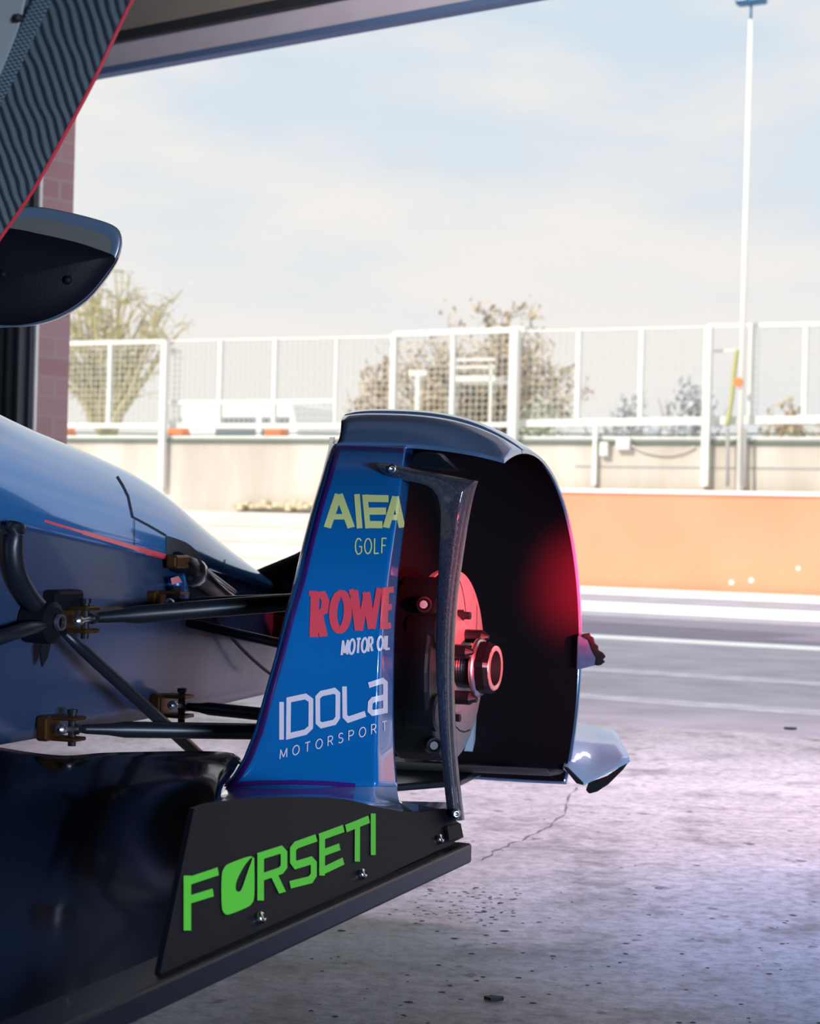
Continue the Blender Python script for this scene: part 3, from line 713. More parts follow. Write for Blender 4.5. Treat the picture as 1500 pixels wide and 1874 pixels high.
# purple edging down the inner side and along the foot of the panel
letters('purple_edging', [([(614, 819), (660, 820), (705, 822), (742, 824)], 4, 7)], lambda x, y: panel_pt(x, y, .0022), M_purple, panel)
letters('purple_edging', [([(418, 1437), (470, 1433), (540, 1432), (600, 1434), (650, 1438)], 4, 9)], lambda x, y: panel_pt(x, y, .0022), M_purple, panel)
pl = [(interp(y, XL) + 6, y) for y in range(822, 1441, 14)]
letters('purple_edging', [(pl, 11, 8)], lambda x, y: panel_pt(x, y, .0018), M_purple, panel)
q = MB(); rows = []
for y in [800 + 20 * i for i in range(30)]:
    x = interp(y, XL); wpx = 8.5 * (1 - sm((y - 1000) / 380)) + 1.5; p0 = panel_pt(x, y, -.003); s0, _, _ = inv(p0)
    rows.append([p0, onS(x - wpx * .6, y, s0 + .015), onS(x - wpx, y, s0 + .05)])
q.grid(rows); q.build('lit_side_return', M_canard, car)  # pale strip: outside light on the panel's edge put into its colour
# ---- side plate with the green lettering
PT = [(355, 1480), (385, 1471), (440, 1464), (500, 1460), (552, 1459), (627, 1462), (701, 1479), (761, 1486), (817, 1480)]
LPL = lambda z: .135 - .5 * (z - .25)
def plate_pt(px, py, off=0.0): return onf(px, py, lambda s, l, z: -(l - LPL(z)) - off * 0 if False else (LPL(z) + off) - l, 1.2, 3.6)
# sight lines cross the plate from its outer side (l large) to its inner side
ptop = spline([Vector((a, b)) for a, b in PT], 4)
tops = [plate_pt(p.x, p.y) for p in ptop]
outl = tops + [plate_pt(x, y) for x, y in ((834, 1502), (843, 1508), (848, 1532))] + [plate_pt(x, y) for x, y in ((800, 1556), (700, 1604), (600, 1651), (500, 1698), (400, 1744), (290, 1794))]
q = MB(); q.prism(outl, -CL * .006); plate = q.build('side_plate', M_satin, car)
pt_plate = lambda x, y: plate_pt(x, y, .0012)
FOR = [(z4((107, 807), (107, 556)), 13.6, 10), (z4((92, 588), (248, 536)), 8, 15), (z4((100, 671), (225, 633)), 8, 15),
       (z4((442, 670), (442, 452)), 12, 10), (z4((430, 470), (535, 437), (549, 452), (549, 515), (535, 533), (440, 566)), 12, 13.5), (z4((500, 545), (542, 634)), 14, 8),
       (z4((697, 383), (605, 416), (590, 434), (590, 492), (603, 508), (672, 487), (685, 500), (685, 553), (670, 575), (577, 598)), 11, 14),
       (z4((723, 556), (723, 366)), 10.5, 10), (z4((710, 381), (822, 340)), 8, 14), (z4((716, 456), (804, 424)), 8, 13), (z4((712, 541), (821, 489)), 8, 14),
       (z4((832, 341), (938, 298)), 8, 14.5), (z4((885, 322), (884, 492)), 9.5, 8), (z4((957, 272), (957, 462)), 9, 8)]
letters('green_letter', FOR[:3], pt_plate, M_green, plate)
fl = letters('green_lettering', FOR[3:], pt_plate, M_green, plate)
q = MB()
og = spline([Vector(p) for p in z4((264, 560), (276, 520), (300, 500), (385, 469), (408, 474), (413, 490), (413, 645), (400, 685), (375, 703), (300, 733), (276, 728), (264, 690))], 4, True)
hg = spline([Vector(p) for p in z4((404, 474), (372, 505), (340, 562), (328, 600), (331, 625), (347, 628), (360, 605), (382, 540))], 4, True)
ea = []
for ring in (og, hg):
    vv = [q.v(pt_plate(p.x, p.y)) for p in ring]; ea += [q.bm.edges.new((vv[i], vv[(i + 1) % len(vv)])) for i in range(len(vv))]
bmesh.ops.triangle_fill(q.bm, edges=ea, use_beauty=True); q.build('gauge_letter', M_green, plate)
def bolt(px, py, pt, n, r, parent):
    c = pt(px, py); q = MB(); n = n.normalized()
    q.lathe(c, n, [(0, r), (.003, r), (.0045, r * .85), (.006, r * .45), (.0035, r * .38), (.0035, 0)], 18, True); q.build('button_bolt', M_bolt, parent)
PN = (CL + UP * .5)
for x, y in ((475, 1680), (661, 1600), (803, 1536)): bolt(x, y, pt_plate, PN, .0066, plate)
q = MB(); q.prism([plate_pt(x, y, .006) for x, y in ((818, 1512), (843, 1507), (847, 1530), (822, 1538))], -CL * .004); q.build('corner_tab', M_satin, plate)
# flare between the panel's foot and the plate's top edge
q = MB(); rows = []
nU = 30
for k in range(13):
    t = k / 12; row = []
    for i in range(nU + 1):
        u = i / nU
        b = panel_pt(414 + (726 - 414) * u, 1440, .0005)
        x = 355 + (738 - 355) * u; xs = [p for p in ptop]
        yt = interp(x, [(p.x, p.y) for p in ptop]); tp = plate_pt(x, yt, .0)
        mid = b.lerp(tp, t); sag = math.sin(math.pi * t)
        row.append(mid - UP * .012 * sag * (1 - t))
    rows.append(row)
q.grid(rows); q.build('flare', M_flare, car)
pb = [(388, 1461), (415, 1450), (445, 1444), (490, 1441), (540, 1440), (600, 1443), (640, 1450)]
# small floor ledge right of the panel
q = MB(); q.prism([onZ(728, 1466, .288), onZ(818, 1468, .288), plate_pt(820, 1483, -.004), plate_pt(762, 1489, -.004), plate_pt(736, 1484, -.004)], UP * -.004); q.build('floor_ledge', M_flare, car)
# sill strip under the plate
q = MB(); zsl = plate_pt(700, 1604).z
q.box(C3(-2.1, .095, zsl - .027), CF * 1.805, CL * .057, UP * .027); q.build('sill_strip', M_black, car, bevel=.004)

# ---- carbon vane standing outside the arch
VL = [(848, 688), (858, 690), (868, 706), (876, 730), (884, 762), (892, 786), (905, 799), (925, 806), (960, 806), (1000, 804), (1060, 801), (1100, 799), (1200, 797), (1290, 801), (1380, 807), (1460, 815), (1500, 821)]
def vane_s(z): return -.225 - .085 * sm((.76 - z) / .46)
VT = [(688, 848), (700, 847), (760, 858), (820, 870), (868, 880)]
VB = [(690, 857), (706, 869), (740, 879), (770, 885), (788, 893), (800, 909), (806, 935)]
vt = spline([Vector(p) for p in VT], 8); 
vr_ = spline([Vector(p) for p in ((868, 880), (860, 905), (850, 955), (840, 1020), (832, 1080), (826, 1150), (824, 1230), (826, 1320), (831, 1400), (838, 1465), (843, 1502))], 8)
vl_ = spline([Vector(p) for p in ((806, 935), (806, 960), (804, 1000), (801, 1060), (799, 1100), (797, 1200), (801, 1290), (807, 1380), (815, 1460), (821, 1502))], 8)
vb_ = spline([Vector(p) for p in VB], 8)
def resample(pl_, n):
    d = [0]
    for a, b in zip(pl_, pl_[1:]): d.append(d[-1] + (b - a).length)
    out = []
    for i in range(n + 1):
        t = d[-1] * i / n; k = max(j for j in range(len(d)) if d[j] <= t + 1e-9); k = min(k, len(pl_) - 2)
        out.append(pl_[k].lerp(pl_[k + 1], (t - d[k]) / max(d[k + 1] - d[k], 1e-9)))
    return out
n1, n2 = 26, 44
outer = resample(vt, n1) + resample(vr_, n2)[1:]
inner = resample(vb_, n1) + resample(vl_, n2)[1:]
rows = []
for a, b in zip(inner, outer):
    row = []
    for j in range(9):
        u = j / 8; p = a.lerp(b, u); camber = .013 * (1 - u) ** 2 + .085 * max(0, u - .5) ** 2
        row.append(onf(p.x, p.y, lambda s, l, z: s - vane_s(z) - camber, 1.6, 3.4))
    rows.append(row)
q = MB(); q.slab(rows, CF * .011 + CL * .002); vane = q.build('carbon_vane', M_strut, car, bevel=.0025)
pt_v = lambda x, y: onf(x, y, lambda s, l, z: s - vane_s(z) + .001, 1.6, 3.4)
bolt(716, 858, lambda x, y: pt_v(x, y) + CF * .004, -CF + CL * .3, .0066, vane); bolt(834, 1489, pt_v, -CF + CL * .6, .0062, vane)
# little red-edged bracket joining vane, panel and arch top
q = MB(); q.prism([onS(x, y, -.17) for x, y in ((744, 850), (757, 832), (775, 826), (800, 829), (812, 842), (838, 862), (800, 862), (765, 857))], CF * .03); q.build('vane_bracket', M_black, car, bevel=.004)

# ---- brake, hub, caliper, upright
disc = MB(); H0 = C3(0, 0, HZ)
disc.lathe(H0, CL, [(-.012, .088), (-.012, .146), (-.004, .146), (-.004, .134), (.004, .134), (.004, .146), (.012, .146), (.012, .088), (-.012, .088)], 64)
bd = disc.build('brake_disc', M_discm, car)
for k in range(8):
    q = MB(); a0 = k * math.pi / 4 + .2
    path = [H0 + CL * .0122 + (CF * math.cos(a0 + t * .5) + UP * math.sin(a0 + t * .5)) * (.096 + .042 * t) for t in (0, .33, .66, 1)]
    rws = []
    for p in path: rr = (p - H0); rr = (rr - CL * rr.dot(CL)).normalized(); tg = CL.cross(rr); rws.append([p - tg * .0022, p + tg * .0022])
    q.grid(rws); q.build('groove', M_rubber, bd)
q = MB(); q.lathe(H0, CL, [(.004, .088), (.012, .088), (.014, .078), (.022, .070), (.024, .045), (.024, 0)], 40); q.build('disc_bell', M_discm, car)
for k in range(6):
    a = k * math.pi / 3 + .3; c = H0 + (CF * math.cos(a) + UP * math.sin(a)) * .079
    q = MB(); q.lathe(c, CL, [(.0, .009), (.020, .009), (.022, .006), (.032, .006), (.033, 0)], 10); q.build('drive_bobbin', M_blkmetal, bd)
for k in range(4):
    a = k * math.pi / 2 + 1.05; c = H0 + (CF * math.cos(a) + UP * math.sin(a)) * .052
    q = MB(); q.lathe(c, CL, [(.02, .0105), (.050, .0105), (.060, .003), (.061, 0)], 14); q.build('drive_peg', M_blkmetal, bd)
q = MB(); q.lathe(H0, CL, [(.0, .031), (.055, .031), (.055, .028), (.07, .028)] , 40)
hub = q.build('hub', M_blkmetal, car)
q = MB()
for k in range(7): q.lathe(H0, CL, [(.022 + .004 * k, .031), (.024 + .004 * k, .0325), (.026 + .004 * k, .031)], 40)
q.build('thread', M_blkmetal, hub)
q = MB(); q.lathe(H0, CL, [(.052, .03), (.052, .0445), (.055, .0450), (.058, .0435), (.060, .040)], 48, True); q.build('nut_flange', M_steel, hub)
q = MB()
hexr = [(.059, .0405), (.073, .0405), (.080, .0365)]
rows = []
u_, w_ = CF, UP
def hexpt(r, a, h):
    s6 = math.pi / 3; aa = ((a + .2) % s6) - s6 / 2; rr = min(r / math.cos(aa) * .93, r * 1.02)
    return H0 + CL * h + (u_ * math.cos(a) + w_ * math.sin(a)) * rr
for h, r in hexr: rows.append([hexpt(r, k * 2 * math.pi / 72, h) for k in range(72)])
q.grid(rows, True, smooth=False); q.build('wheel_nut', M_blkmetal, hub)
q = MB(); q.lathe(H0, CL, [(.0795, .0345), (.0815, .0335), (.0815, .0272), (.079, .0262)], 48, True); q.build('nut_face', mat('brass_pink_face', (0.78, 0.50, 0.46), 0.35, metal=0.7), hub)
q = MB(); q.lathe(H0, CL, [(.0805, .0262), (.081, .0258), (.05, .0255), (.05, 0)], 40); q.build('bore', M_rubber, hub)
# caliper on the rear side of the disc
q = MB()
prof = []
a0, a1 = R(118), R(242)          # angle from forward, towards up
for i in range(13): a = a0 + (a1 - a0) * i / 12; prof.append((math.cos(a) * .158, math.sin(a) * .158))
for i in range(12, -1, -1): a = a0 + (a1 - a0) * i / 12; prof.append((math.cos(a) * .094, math.sin(a) * .094))
q.prism([H0 - CL * .045 + CF * x + UP * y for x, y in prof], CL * .075); cal = q.build('brake_caliper', M_blkmetal, car, bevel=.006)
for x, y in ((774, 1106), (793, 1364)):
    c = onS(x, y, -.135); q = MB(); q.lathe(c, -CF + CL * .7, [(-.01, .013), (.006, .012), (.007, .009), (.003, .006), (.003, 0)], 16); q.build('mounting_boss', M_blkmetal, cal)
for yy in (.06, -.06):
    q = MB(); q.lathe(H0 - CL * .01 - CF * .12 + UP * yy, CL, [(0, .028), (.045, .028), (.047, .022), (.047, 0)], 20); q.build('piston_housing', M_blkmetal, cal)
q = MB(); q.prism([C3(s, -.095, HZ + z) for s, z in ((-.05, -.14), (.05, -.14), (.07, 0), (.05, .13), (-.05, .13), (-.07, 0))], CL * .045); q.build('upright', M_blkmetal, car, bevel=.008)
q = MB(); q.lathe(C3(0, -.05, HZ), CL, [(0, .05), (.045, .05)], 24); q.build('wheel_bearing', M_blkmetal, car)
q = MB(); q.cbox(onS(744, 1163, -.10), CL * .016, CF * .02, UP * .004); q.build('steel_clip', M_steel, car)

# ---- lower valance, splitter and canards at the front of the arch
q = MB(); rows = []
for i in range(13):
    t = i / 12; l = -.22 + .335 * t
    rows.append([C3(.30, l, .292), C3(.272, l, .279 + .004 * t), C3(.24, l, .272 + .010 * t), C3(.19, l, .275 + .010 * t), C3(.17, l, .287 + .008 * t)])
q.slab(rows, UP * -.004); q.build('arch_valance', mat('grey_brown_composite', (0.06, 0.05, 0.05), 0.5), car)
q = MB(); q.prism([C3(.42, -.36, .285), C3(.42, -.02, .285), C3(.14, -.02, .272), C3(.02, -.16, .262), C3(.02, -.36, .262)], UP * -.012); q.build('front_splitter', M_black, car, bevel=.003)
q = MB(); q.prism([onS(x, y, .285) for x, y in ((846, 1384), (858, 1345), (868, 1310), (864, 1388), (852, 1392))], CF * .01); q.build('bright_gap_patch', M_canard, car)  # pale sheet added for the light showing through the gap
def sheet(name, pts, th, material, parent=car):
    q = MB(); q.prism(pts, th); return q.build(name, material, parent, bevel=.002)
# lower canard: folded sheet with a downturned end
rows = []
cu_rows = [[(1046, 1320), (1082, 1328), (1125, 1337)], [(1040, 1362), (1085, 1366), (1139, 1362)], [(1033, 1392), (1085, 1398), (1150, 1380)], [(1030, 1404), (1066, 1434), (1152, 1390)]]
for r_, ss in zip(cu_rows, (.40, .33, .28, .255)):
    rows.append([onS(x, y, ss) for x, y in [tuple(Vector(r_[0]).lerp(Vector(r_[1]), k / 4)) for k in range(4)] + [tuple(Vector(r_[1]).lerp(Vector(r_[2]), k / 4)) for k in range(5)]])
q = MB(); q.slab(rows, UP * -.004 + CF * .002); can = q.build('lower_canard', M_canard, car)
sheet('canard_end', [onS(x, y, .258) for x, y in ((1152, 1391), (1140, 1408), (1112, 1436), (1092, 1449), (1077, 1453), (1071, 1446), (1076, 1432), (1110, 1420))], CF * .004, M_liner, can)
sheet('canard_root', [onS(x, y, .254) for x, y in ((1029, 1403), (1038, 1404), (1068, 1434), (1066, 1437), (1054, 1434))], CF * .004, M_liner, can)
up_ = sheet('broken_canard', [onS(x, y, .30) for x, y in ((1056, 1164), (1066, 1161), (1078, 1161), (1083, 1174), (1090, 1188), (1099, 1198), (1104, 1206), (1096, 1216), (1078, 1221), (1054, 1227))], CF * .006 + UP * .002, mat('scuffed_blue', (0.16, 0.2, 0.36), 0.4, var=0.2, scale=60))
sheet('torn_edge', [onS(x, y, .297) for x, y in ((1062, 1164), (1068, 1160), (1079, 1158), (1079, 1164), (1085, 1166), (1088, 1178), (1094, 1182), (1094, 1190), (1102, 1194), (1108, 1202), (1102, 1207), (1107, 1211), (1098, 1218), (1088, 1218), (1090, 1204), (1082, 1190), (1076, 1172))], CF * .004, M_rubber, up_)

# ---- tub: glossy dark side and blue upper bodywork
LS = [(-1.6, -.5), (.15, -.5), (.55, -.535), (.8, -.60)]
ZB = .343
ZSH = [(-1.6, .80), (-1.0, .735), (-.45, .667), (.04, .609), (.5, .552), (.62, .53), (.8, .45)]
ZTP = [(-1.6, 1.0), (-.8, .925), (-.5, .875), (-.27, .822), (-.05, .785), (.086, .757), (.23, .697), (.40, .632), (.51, .588), (.60, .555), (.70, .515), (.8, .455)]
def smooth_tab(tab): return lambda s: sum(interp(s + d, tab) for d in (-.06, -.03, 0, .03, .06)) / 5
zsh, ztp, lsd = smooth_tab(ZSH), smooth_tab(ZTP), smooth_tab(LS)
ss = [-1.6 + 2.4 * i / 70 for i in range(71)]
q = MB(); rows = []
for s in ss:
    a = lsd(s); z1 = zsh(s) + .004
    rows.append([C3(s, -.86, ZB), C3(s, a - .05, ZB), C3(s, a - .012, ZB + .008), C3(s, a - .004, ZB + .03)] + [C3(s, a - .004 + .010 * math.sin(math.pi * k / 10), ZB + .03 + (z1 - ZB - .03) * k / 10) for k in range(1, 11)])
q.grid(rows); side = q.build('tub_side', M_side, car)
q = MB(); rows = []
def up_section(s):
    a = lsd(s); z0, z1 = zsh(s), ztp(s); r = [C3(s, a - .01, z0 - .001), C3(s, a + .006, z0)]
    for k in range(1, 15):
        th = math.pi / 2 * k / 14
        r.append(C3(s, a + .006 - .16 * (1 - math.cos(th) ** .9), z0 + (z1 - z0) * math.sin(th) ** .92))
    r += [C3(s, -.76, z1 + .008), C3(s, -.86, z1 + .010)]
    # far half
    r += [C3(s, -1.72 - a + .15, z1 - .01), C3(s, -1.72 - a, z0)]
    return r
q.grid([up_section(s) for s in ss]); bvu = q.bvh(); upper = q.build('upper_bodywork', M_body, car, keep=True)
def drape(bv, off=.0012):
    def fn(x, y):
        d = raydir(x, y).normalized(); h = bv.ray_cast(CAM, d)
        if h[0] is None: h = bv.find_nearest(CAM + d * 3.0)
        n = h[1] if h[1].dot(d) < 0 else -h[1]
        return h[0] + n * off
    return fn
pu = drape(bvu); q.bm.free()
for st_ in ([(214, 872), (224, 888), (234, 908), (242, 946), (272, 962), (303, 980)], 3, 3.2), ([(245, 950), (245, 1006)], 1.2, 1.2), ([(411, 1024), (405, 1062)], 1.6, 1.6):
    letters('panel_seam', [st_], pu, M_rubber, upper)
letters('red_reflection_stripe', [([(80, 953), (120, 965), (150, 974)], 2, 5), ([(150, 974), (200, 989), (250, 1004)], 2, 8), ([(250, 1004), (303, 1019)], 2, 10)], pu, mat('red_reflection_stripe', (0.75, 0.06, 0.09), 0.3, coat=0.6), upper)  # red stripe painted in for the orange wall's reflection
# damper bay: dark patch on the bodywork standing in for the shaded opening
opU = resample(spline([Vector(p) for p in ((303, 980), (322, 986), (341, 994), (356, 1006), (370, 1022), (386, 1046), (398, 1066))], 5), 24)
q = MB(); rows = []
for i, p in enumerate(opU):
    yb = max(p.y, 1030 + (p.x - 303) * .42); rows.append([pu(p.x, p.y + (yb - p.y) * k / 8) for k in range(9)])
q.grid(rows); q.build('damper_bay_shade', M_dark, upper)
def car_tube(name, pts, rad, material, parent=car, n=12, flat=1.0, fd=None):
    q = MB(); q.tube(pts, rad, n, flat, fd); return q.build(name, material, parent)
dmp = car_tube('damper', [onL(x, y, -.485) for x, y in ((322, 1026), (345, 1042), (372, 1060), (420, 1092))], [.016, .022, .019, .016], M_blkmetal)
q = MB(); q.cbox(onL(326, 1028, -.478), CF * .05, CL * .02, UP * .022); q.build('gold_mount', M_bronze, dmp, bevel=.004)
car_tube('collar', [onL(352, 1046, -.48), onL(358, 1050, -.48)], .0235, M_steel, dmp)
car_tube('damper_shaft', [onL(380, 1052, -.47), onL(428, 1088, -.47)], .004, M_steel, dmp)
res = car_tube('reservoir', [onL(318, 1050, -.492), onL(328, 1094, -.492)], .018, mat('blue_anodised', (0.01, 0.14, 0.45), 0.3, metal=0.4))
sheet('red_label', [onL(x, y, -.470) for x, y in ((312, 1058), (326, 1054), (333, 1066), (314, 1070))], CL * .001, mat('pink_label', (0.9, 0.28, 0.28), 0.5), res)
# dark inner bodywork between nose and far fender
q = MB(); rows = []
for i in range(17):
    t = i / 16; x = 415 + (700 - 415) * t; yt = interp(x, [(415, 1088), (424, 1070), (437, 1057), (486, 1036), (530, 1018), (548, 1010), (620, 965), (700, 900)])
    s_ = .60 - .22 * t
    rows.append([onS(x, yt, s_), onS(x, yt, s_) + CF * -.02 - UP * .02, onS(x, 1130, s_ - .03), onS(x, 1180, s_ - .05)])
q.slab(rows, CF * .004); q.build('inner_bodywork', M_satin, car)

# ---- suspension arms
def arm(name, p, q_, l0, l1, s1, rad, flat):
    a = onL(p[0], p[1], l0); b = onL(q_[0], q_[1], l1); d = (b - a)
    path = [a, a + d * .02, a + d * .09, a + d * .14, a + d * .5, b]
    return car_tube(name, path, [rad * .45, rad * .6, rad * .72, rad, rad * 1.02, rad * .98], M_rod, car, 16, flat, UP)
w1 = arm('upper_wishbone', (172, 1131), (705, 1088), -.462, -.10, 0, .0135, 1.0)
w2 = arm('upper_wishbone', (312, 1103), (705, 1090), -.462, -.10, 0, .010, .8)
w3 = arm('lower_wishbone', (146, 1334), (705, 1342), -.462, -.10, 0, .0122, 1.0)
w4 = arm('lower_wishbone', (332, 1292), (705, 1330), -.462, -.10, 0, .0105, 1.0)
car_tube('push_rod', [onL(118, 1158, -.435), onL(150, 1188, -.428), onL(270, 1297, -.40), onL(412, 1426, -.36)], [.006, .0085, .0095, .0095], M_rod, car, 12)
car_tube('steering_link', [onL(345, 1140, -.47), onL(500, 1175, -.30), onL(705, 1215, -.1)], .008, M_rod, car)
car_tube('brake_hose', spline([onL(x, y, -.485) for x, y in ((392, 1130), (440, 1185), (480, 1222), (505, 1240))], 4), .003, M_rubber, car)
def clevis(px, py, l, k, arm_, big=True):
    c = onL(px, py, l); q = MB()
    q.cbox(c - CL * .012, CF * .055 * k, CL * .02, UP * .050 * k); br = q.build('bracket', M_bronze, car, bevel=.004)
    for dz in (-.021, .021):
        q = MB(); q.cbox(c + CL * .012 + CF * .012 + UP * dz * k, CF * .048 * k, CL * .045, UP * .008 * k); q.build('lug', M_bronze, br, bevel=.002)
    q = MB(); q.lathe(c + CL * .018 + CF * .016 - UP * .036 * k, UP, [(0, .006), (.066 * k, .006), (.066 * k, .008), (.074 * k, .008), (.074 * k, 0)], 12); q.build('pivot_bolt', M_blkmetal, br)
    return br
def rodend(p0, p1, l, arm_):
    a, b = onL(*p0, l), onL(*p1, l); q = MB(); q.lathe(a, (b - a), [(-.008, .002), (-.005, .0075), (0, .0085), (.005, .0075), (.008, .004), ((b - a).length, .0045)], 14, True); q.build('rod_end', M_steel, arm_)
    q = MB(); q.lathe(b, (b - a), [(-.004, 0), (-.004, .0085), (.006, .0085), (.006, 0)], 6); q.build('lock_nut', M_blkmetal, arm_)
clevis(126, 1133, -.478, .8, w1); rodend((143, 1136), (169, 1132), -.455, w1)
clevis(102, 1333, -.478, .72, w3); rodend((112, 1335), (138, 1334), -.455, w3)
clevis(306, 1292, -.478, .75, w4); rodend((316, 1291), (334, 1292), -.455, w4)
clevis(297, 1100, -.478, .65, w2); rodend((310, 1104), (325, 1103), -.455, w2)
q = MB(); q.lathe(onL(98, 1140, -.45), CL, [(-.04, .030), (.0, .030), (.004, .022), (.004, 0)], 20); q.build('rocker_hub', M_satin, car)
q = MB(); q.lathe(onL(107, 1139, -.44), CL, [(0, .012), (.006, .012), (.006, .009), (0, .009)], 20); q.build('rocker_ring', M_steel, car)
sheet('bracket_fin', [onL(x, y, -.47) for x, y in ((78, 1150), (96, 1150), (90, 1180), (84, 1205), (74, 1222), (70, 1190))], CL * .004, M_black)
q = MB(); q.cbox(onL(115, 1098, -.484), CF * .075, CL * .03, UP * .03); q.build('cover_block', M_satin, car, bevel=.006)
car_tube('antiroll_link', [onL(95, 1142, -.455), onL(50, 1150, -.455), onL(-40, 1180, -.45)], [.008, .010, .010], M_rod)
car_tube('antiroll_lever', spline([onL(x, y, -.47) for x, y in ((95, 1125), (70, 1112), (45, 1080), (28, 1040), (24, 990), (30, 960))], 4), [.014] * 21, M_rod, car, 10)

# ---- floor tray between the plate and the tub
ftop = [(-60, 1380), (0, 1380), (60, 1388), (130, 1393), (200, 1386), (300, 1381), (380, 1378), (425, 1381), (441, 1392), (443, 1400)]
q = MB(); rows = []; ftp = resample(spline([Vector(p) for p in ftop], 5), 40)
for i, p in enumerate(ftp):
    e = onS(p.x, p.y, -.36); s0, l0, z0 = inv(e); u = i / 40; row = []
    for k in range(41):
        t = k / 40; s_ = s0 - 1.55 * t ** 1.25
        drop = (z0 - .236) * sm(t * 2.3) + .010 * math.sin(t * 9) * (1 - t) * u - .006 * math.exp(-((t - .02) / .02) ** 2) 
        bul = .022 * math.exp(-((t - .16) / .07) ** 2) * u + .02 * math.exp(-((t - .07) / .05) ** 2) * (1 - u)
        lt = l0 + (.118 - l0) * sm(t * 1.6) * u ** 2 if u > .5 else l0
        row.append(C3(s_, lt, z0 - drop + bul * (t > .005)))
    rows.append([e + CF * .012 - UP * .012, e + CF * .006 - UP * .002] + row)
q.grid(rows); q.build('floor_tray', mat('black_tray_gloss', (0.004, 0.006, 0.010), 0.14, coat=0.05, spec=0.25), car)
q = MB(); q.box(C3(-2.1, -.6, .226), CF * 1.75, CL * .715, UP * .006); q.build('undertray', M_black, car)
q = MB(); q.tube([onL(68 + 0, 1795, -.25), onL(70, 1860, -.25)], .004, 8); 
q.build('tray_stay', M_steel, car)

# ---- mirror on the near side of the cockpit
mo = [(-70, 590), (-95, 500), (-70, 410), (-10, 386), (60, 378), (120, 387), (180, 402), (210, 414), (221, 428), (222, 446), (212, 476), (188, 512), (158, 546), (118, 573), (70, 591), (10, 597)]
ring = spline([Vector(p) for p in mo], 5, True); ctr = Vector((60, 490))
ZM = 2.3
def mring(k, dz): return [P(ctr.x + (p.x - ctr.x) * k, ctr.y + (p.y - ctr.y) * k, ZM) + (CF - CL * .42) * dz for p in ring]
q = MB(); q.grid([mring(.02, .002), mring(.9, .001), mring(.975, -.002), mring(1.0, .001), mring(.97, .03), mring(.86, .07), mring(.62, .105), mring(.3, .12), mring(.01, .122)], True)
mir = q.build('mirror', M_mirror, car)
def gring(k, dz): return [P(ctr.x - 5 + (p.x - ctr.x) * k * .91, ctr.y + 9 + (p.y - ctr.y) * k * .90, ZM) + CF * dz for p in ring]
q = MB(); q.grid([gring(1, .0005), gring(.6, .0005), gring(.01, .0005)], True); q.build('mirror_glass', M_glass, mir)
lo = spline([Vector(p) for p in ((-70, 585), (-88, 500), (-66, 425), (10, 417), (75, 428), (140, 443), (180, 456), (206, 466), (212, 475), (188, 511), (158, 545), (118, 572), (70, 590), (10, 596))], 5, True)
c2 = Vector((60, 510))
q = MB(); q.grid([[P(c2.x + (p.x - c2.x) * k, c2.y + (p.y - c2.y) * k, ZM) + CF * dz for p in lo] for k, dz in ((1, .004), (.99, -.004), (.85, -.013), (.55, -.02), (.01, -.023))], True); bulge = q.build('dark_reflection_bulge', M_satin, mir)  # black bulge standing in for the dark lower part of the reflection
for x, y in ((21, 505), (138, 516)):
    q = MB(); q.lathe(P(x, y, ZM) - CF * .018, -CF, [(0, .006), (.004, .005), (.005, 0)], 12, True); q.build('dome_screw', M_satin, bulge)
car_tube('mirror_stalk', [P(-60, 520, 2.36), P(-260, 640, 2.5)], .014, M_black)

# ---- raised carbon door with window
DZ0, DZ1 = 2.02, 1.72
def dpt(x, y, off=0.0):
    Z = DZ0 + (DZ1 - DZ0) * (430 - y) / 430
    return P(x, y, Z) + CF * off
edge = [(300, -100), (242, 0), (174, 143), (125, 235), (72, 330), (30, 395), (0, 437), (-50, 512)]
esp = resample(spline([Vector(p) for p in edge], 6), 40)
de, dv = (dpt(242, 0) - dpt(0, 437)).normalized(), None
dn = (dpt(0, 437) - dpt(242, 0)).cross(dpt(0, 0) - dpt(242, 0)).normalized(); dv = dn.cross(de)
D0 = dpt(0, 437)
uvf = lambda co: ((co - D0).dot(de) , (co - D0).dot(dv))
def band(f0, f1, off, th):
    rws = []
    for p in esp:
        a = Vector((p.x - f0, p.y - f0 * .12)); b = Vector((p.x - f1, p.y - f1 * .12)); rws.append([dpt(*a.lerp(b, k / 4), off) for k in range(5)])
    q = MB(); q.slab(rws, CF * th); return q
door = band(2, 215, 0, .005).build('carbon_door', M_twill, car, uvfn=uvf)
band(138, 172, -.0025, .002).build('weave_band', M_plain, door, uvfn=uvf)
band(0, 2.6, -.001, .004).build('red_edge', M_redtrim, door)
q = MB(); q.prism([dpt(*p, -.006) for p in ((54, -20), (50, 0), (38, 50), (15, 110), (0, 145), (-60, 270), (-160, 270), (-160, -20))], CF * .004); win = q.build('door_window', M_poly, door)
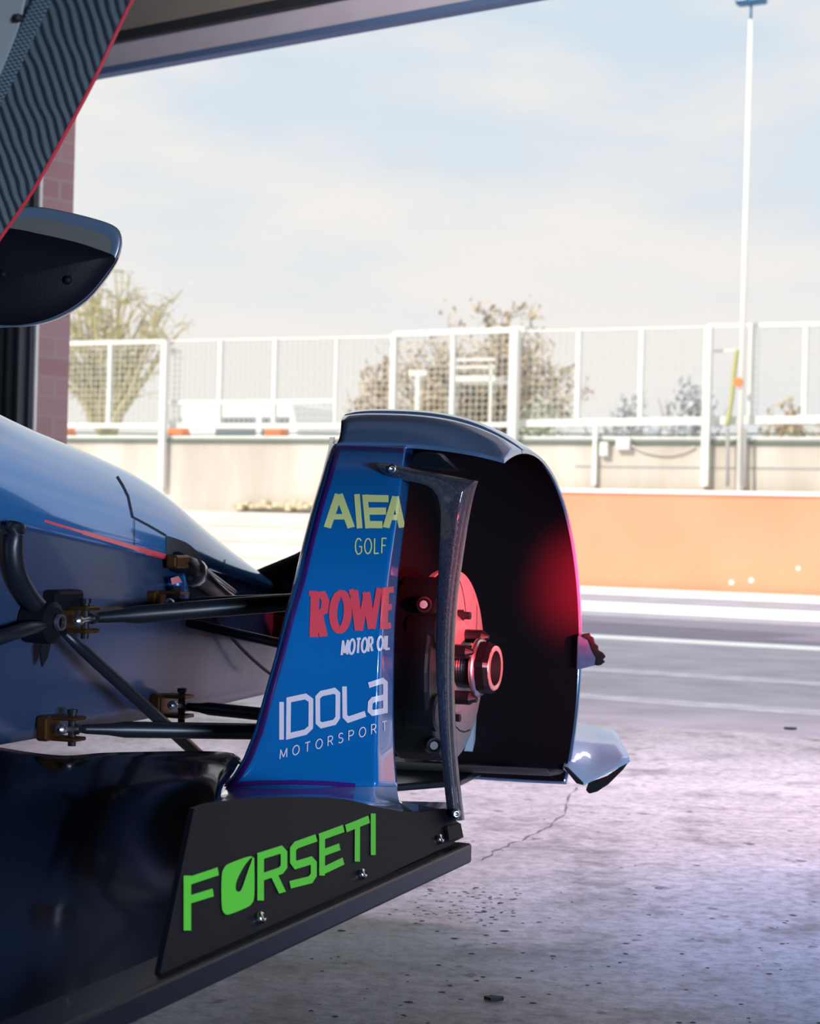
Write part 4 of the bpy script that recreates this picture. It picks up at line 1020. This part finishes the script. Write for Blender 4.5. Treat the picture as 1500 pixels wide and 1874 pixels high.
q = MB(); q.tube([dpt(36, 35, -.008), dpt(42, 37, -.010), dpt(50, 39, -.008)], [.0035, .005, .003], 10); q.build('window_latch', M_rubber, door)

# ---- red chest added out of view, to reflect in the car's gloss
tcb = Vector((2.45, 4.7, 0)); tch = thing('red_reflector_chest', 'low red chest added out of view to reflect in the car', 'tool chest', tcb)
q = MB(); q.box(tcb + UP * .04, G * .9, GN * .45, UP * .36); q.build('body', M_redtrim, tch, bevel=.01)
for k in range(3):
    q = MB(); q.box(tcb + G * .03 - GN * .012 + UP * (.06 + .11 * k), G * .84, GN * .012, UP * .10); d_ = q.build('drawer', M_redtrim, tch, bevel=.004)
    q = MB(); q.box(tcb + G * .25 - GN * .022 + UP * (.125 + .11 * k), G * .4, GN * .01, UP * .012); q.build('handle', M_steel, d_)
for x, y in ((.06, .06), (.84, .06), (.06, .39), (.84, .39)):
    q = MB(); q.tube([tcb + G * x + GN * y, tcb + G * x + GN * y + UP * .045], .025, 10); q.build('foot', M_rubber, tch)

# ---- grit on the slab
q = MB(); rg = random.Random(5)
for i in range(330):
    if i < 120: x, y = rg.gauss(870, 70), rg.gauss(1655, 24)
    else: x, y = rg.uniform(560, 1500), rg.uniform(1400, 1874)
    c = onZ(x, y, 0.0004); rr = rg.uniform(.0012, .005) * (1.6 if i % 17 == 0 else 1); k = rg.randint(5, 7); ph = rg.uniform(0, 6)
    q.face([c + Vector((math.cos(a) * rr * rg.uniform(.6, 1.5), math.sin(a) * rr * rg.uniform(.6, 1.2), 0)) for a in [ph + 2 * math.pi * j / k for j in range(k)]])
stuffpart(q.build('grit', mat('dark_grit', (0.05, 0.05, 0.055), 0.9), floor))
# ================================================================== small things on the floor
def chip(px, py, r, label, name='rubber_chip'):
    c = onZ(px, py, 0); q = MB(); q.prism([c + Vector((math.cos(a) * r * (1 + .3 * math.sin(3 * a)), math.sin(a) * r * .7, 0)) for a in [i * .698 for i in range(9)]], UP * r * .35); tag(q.build(name, M_rubber), label, 'debris')
chip(905, 1830, .013, 'black rubber chip on the floor near the bottom of the view')
chip(1447, 1335, .020, 'black rubber chip on the asphalt at the right edge')
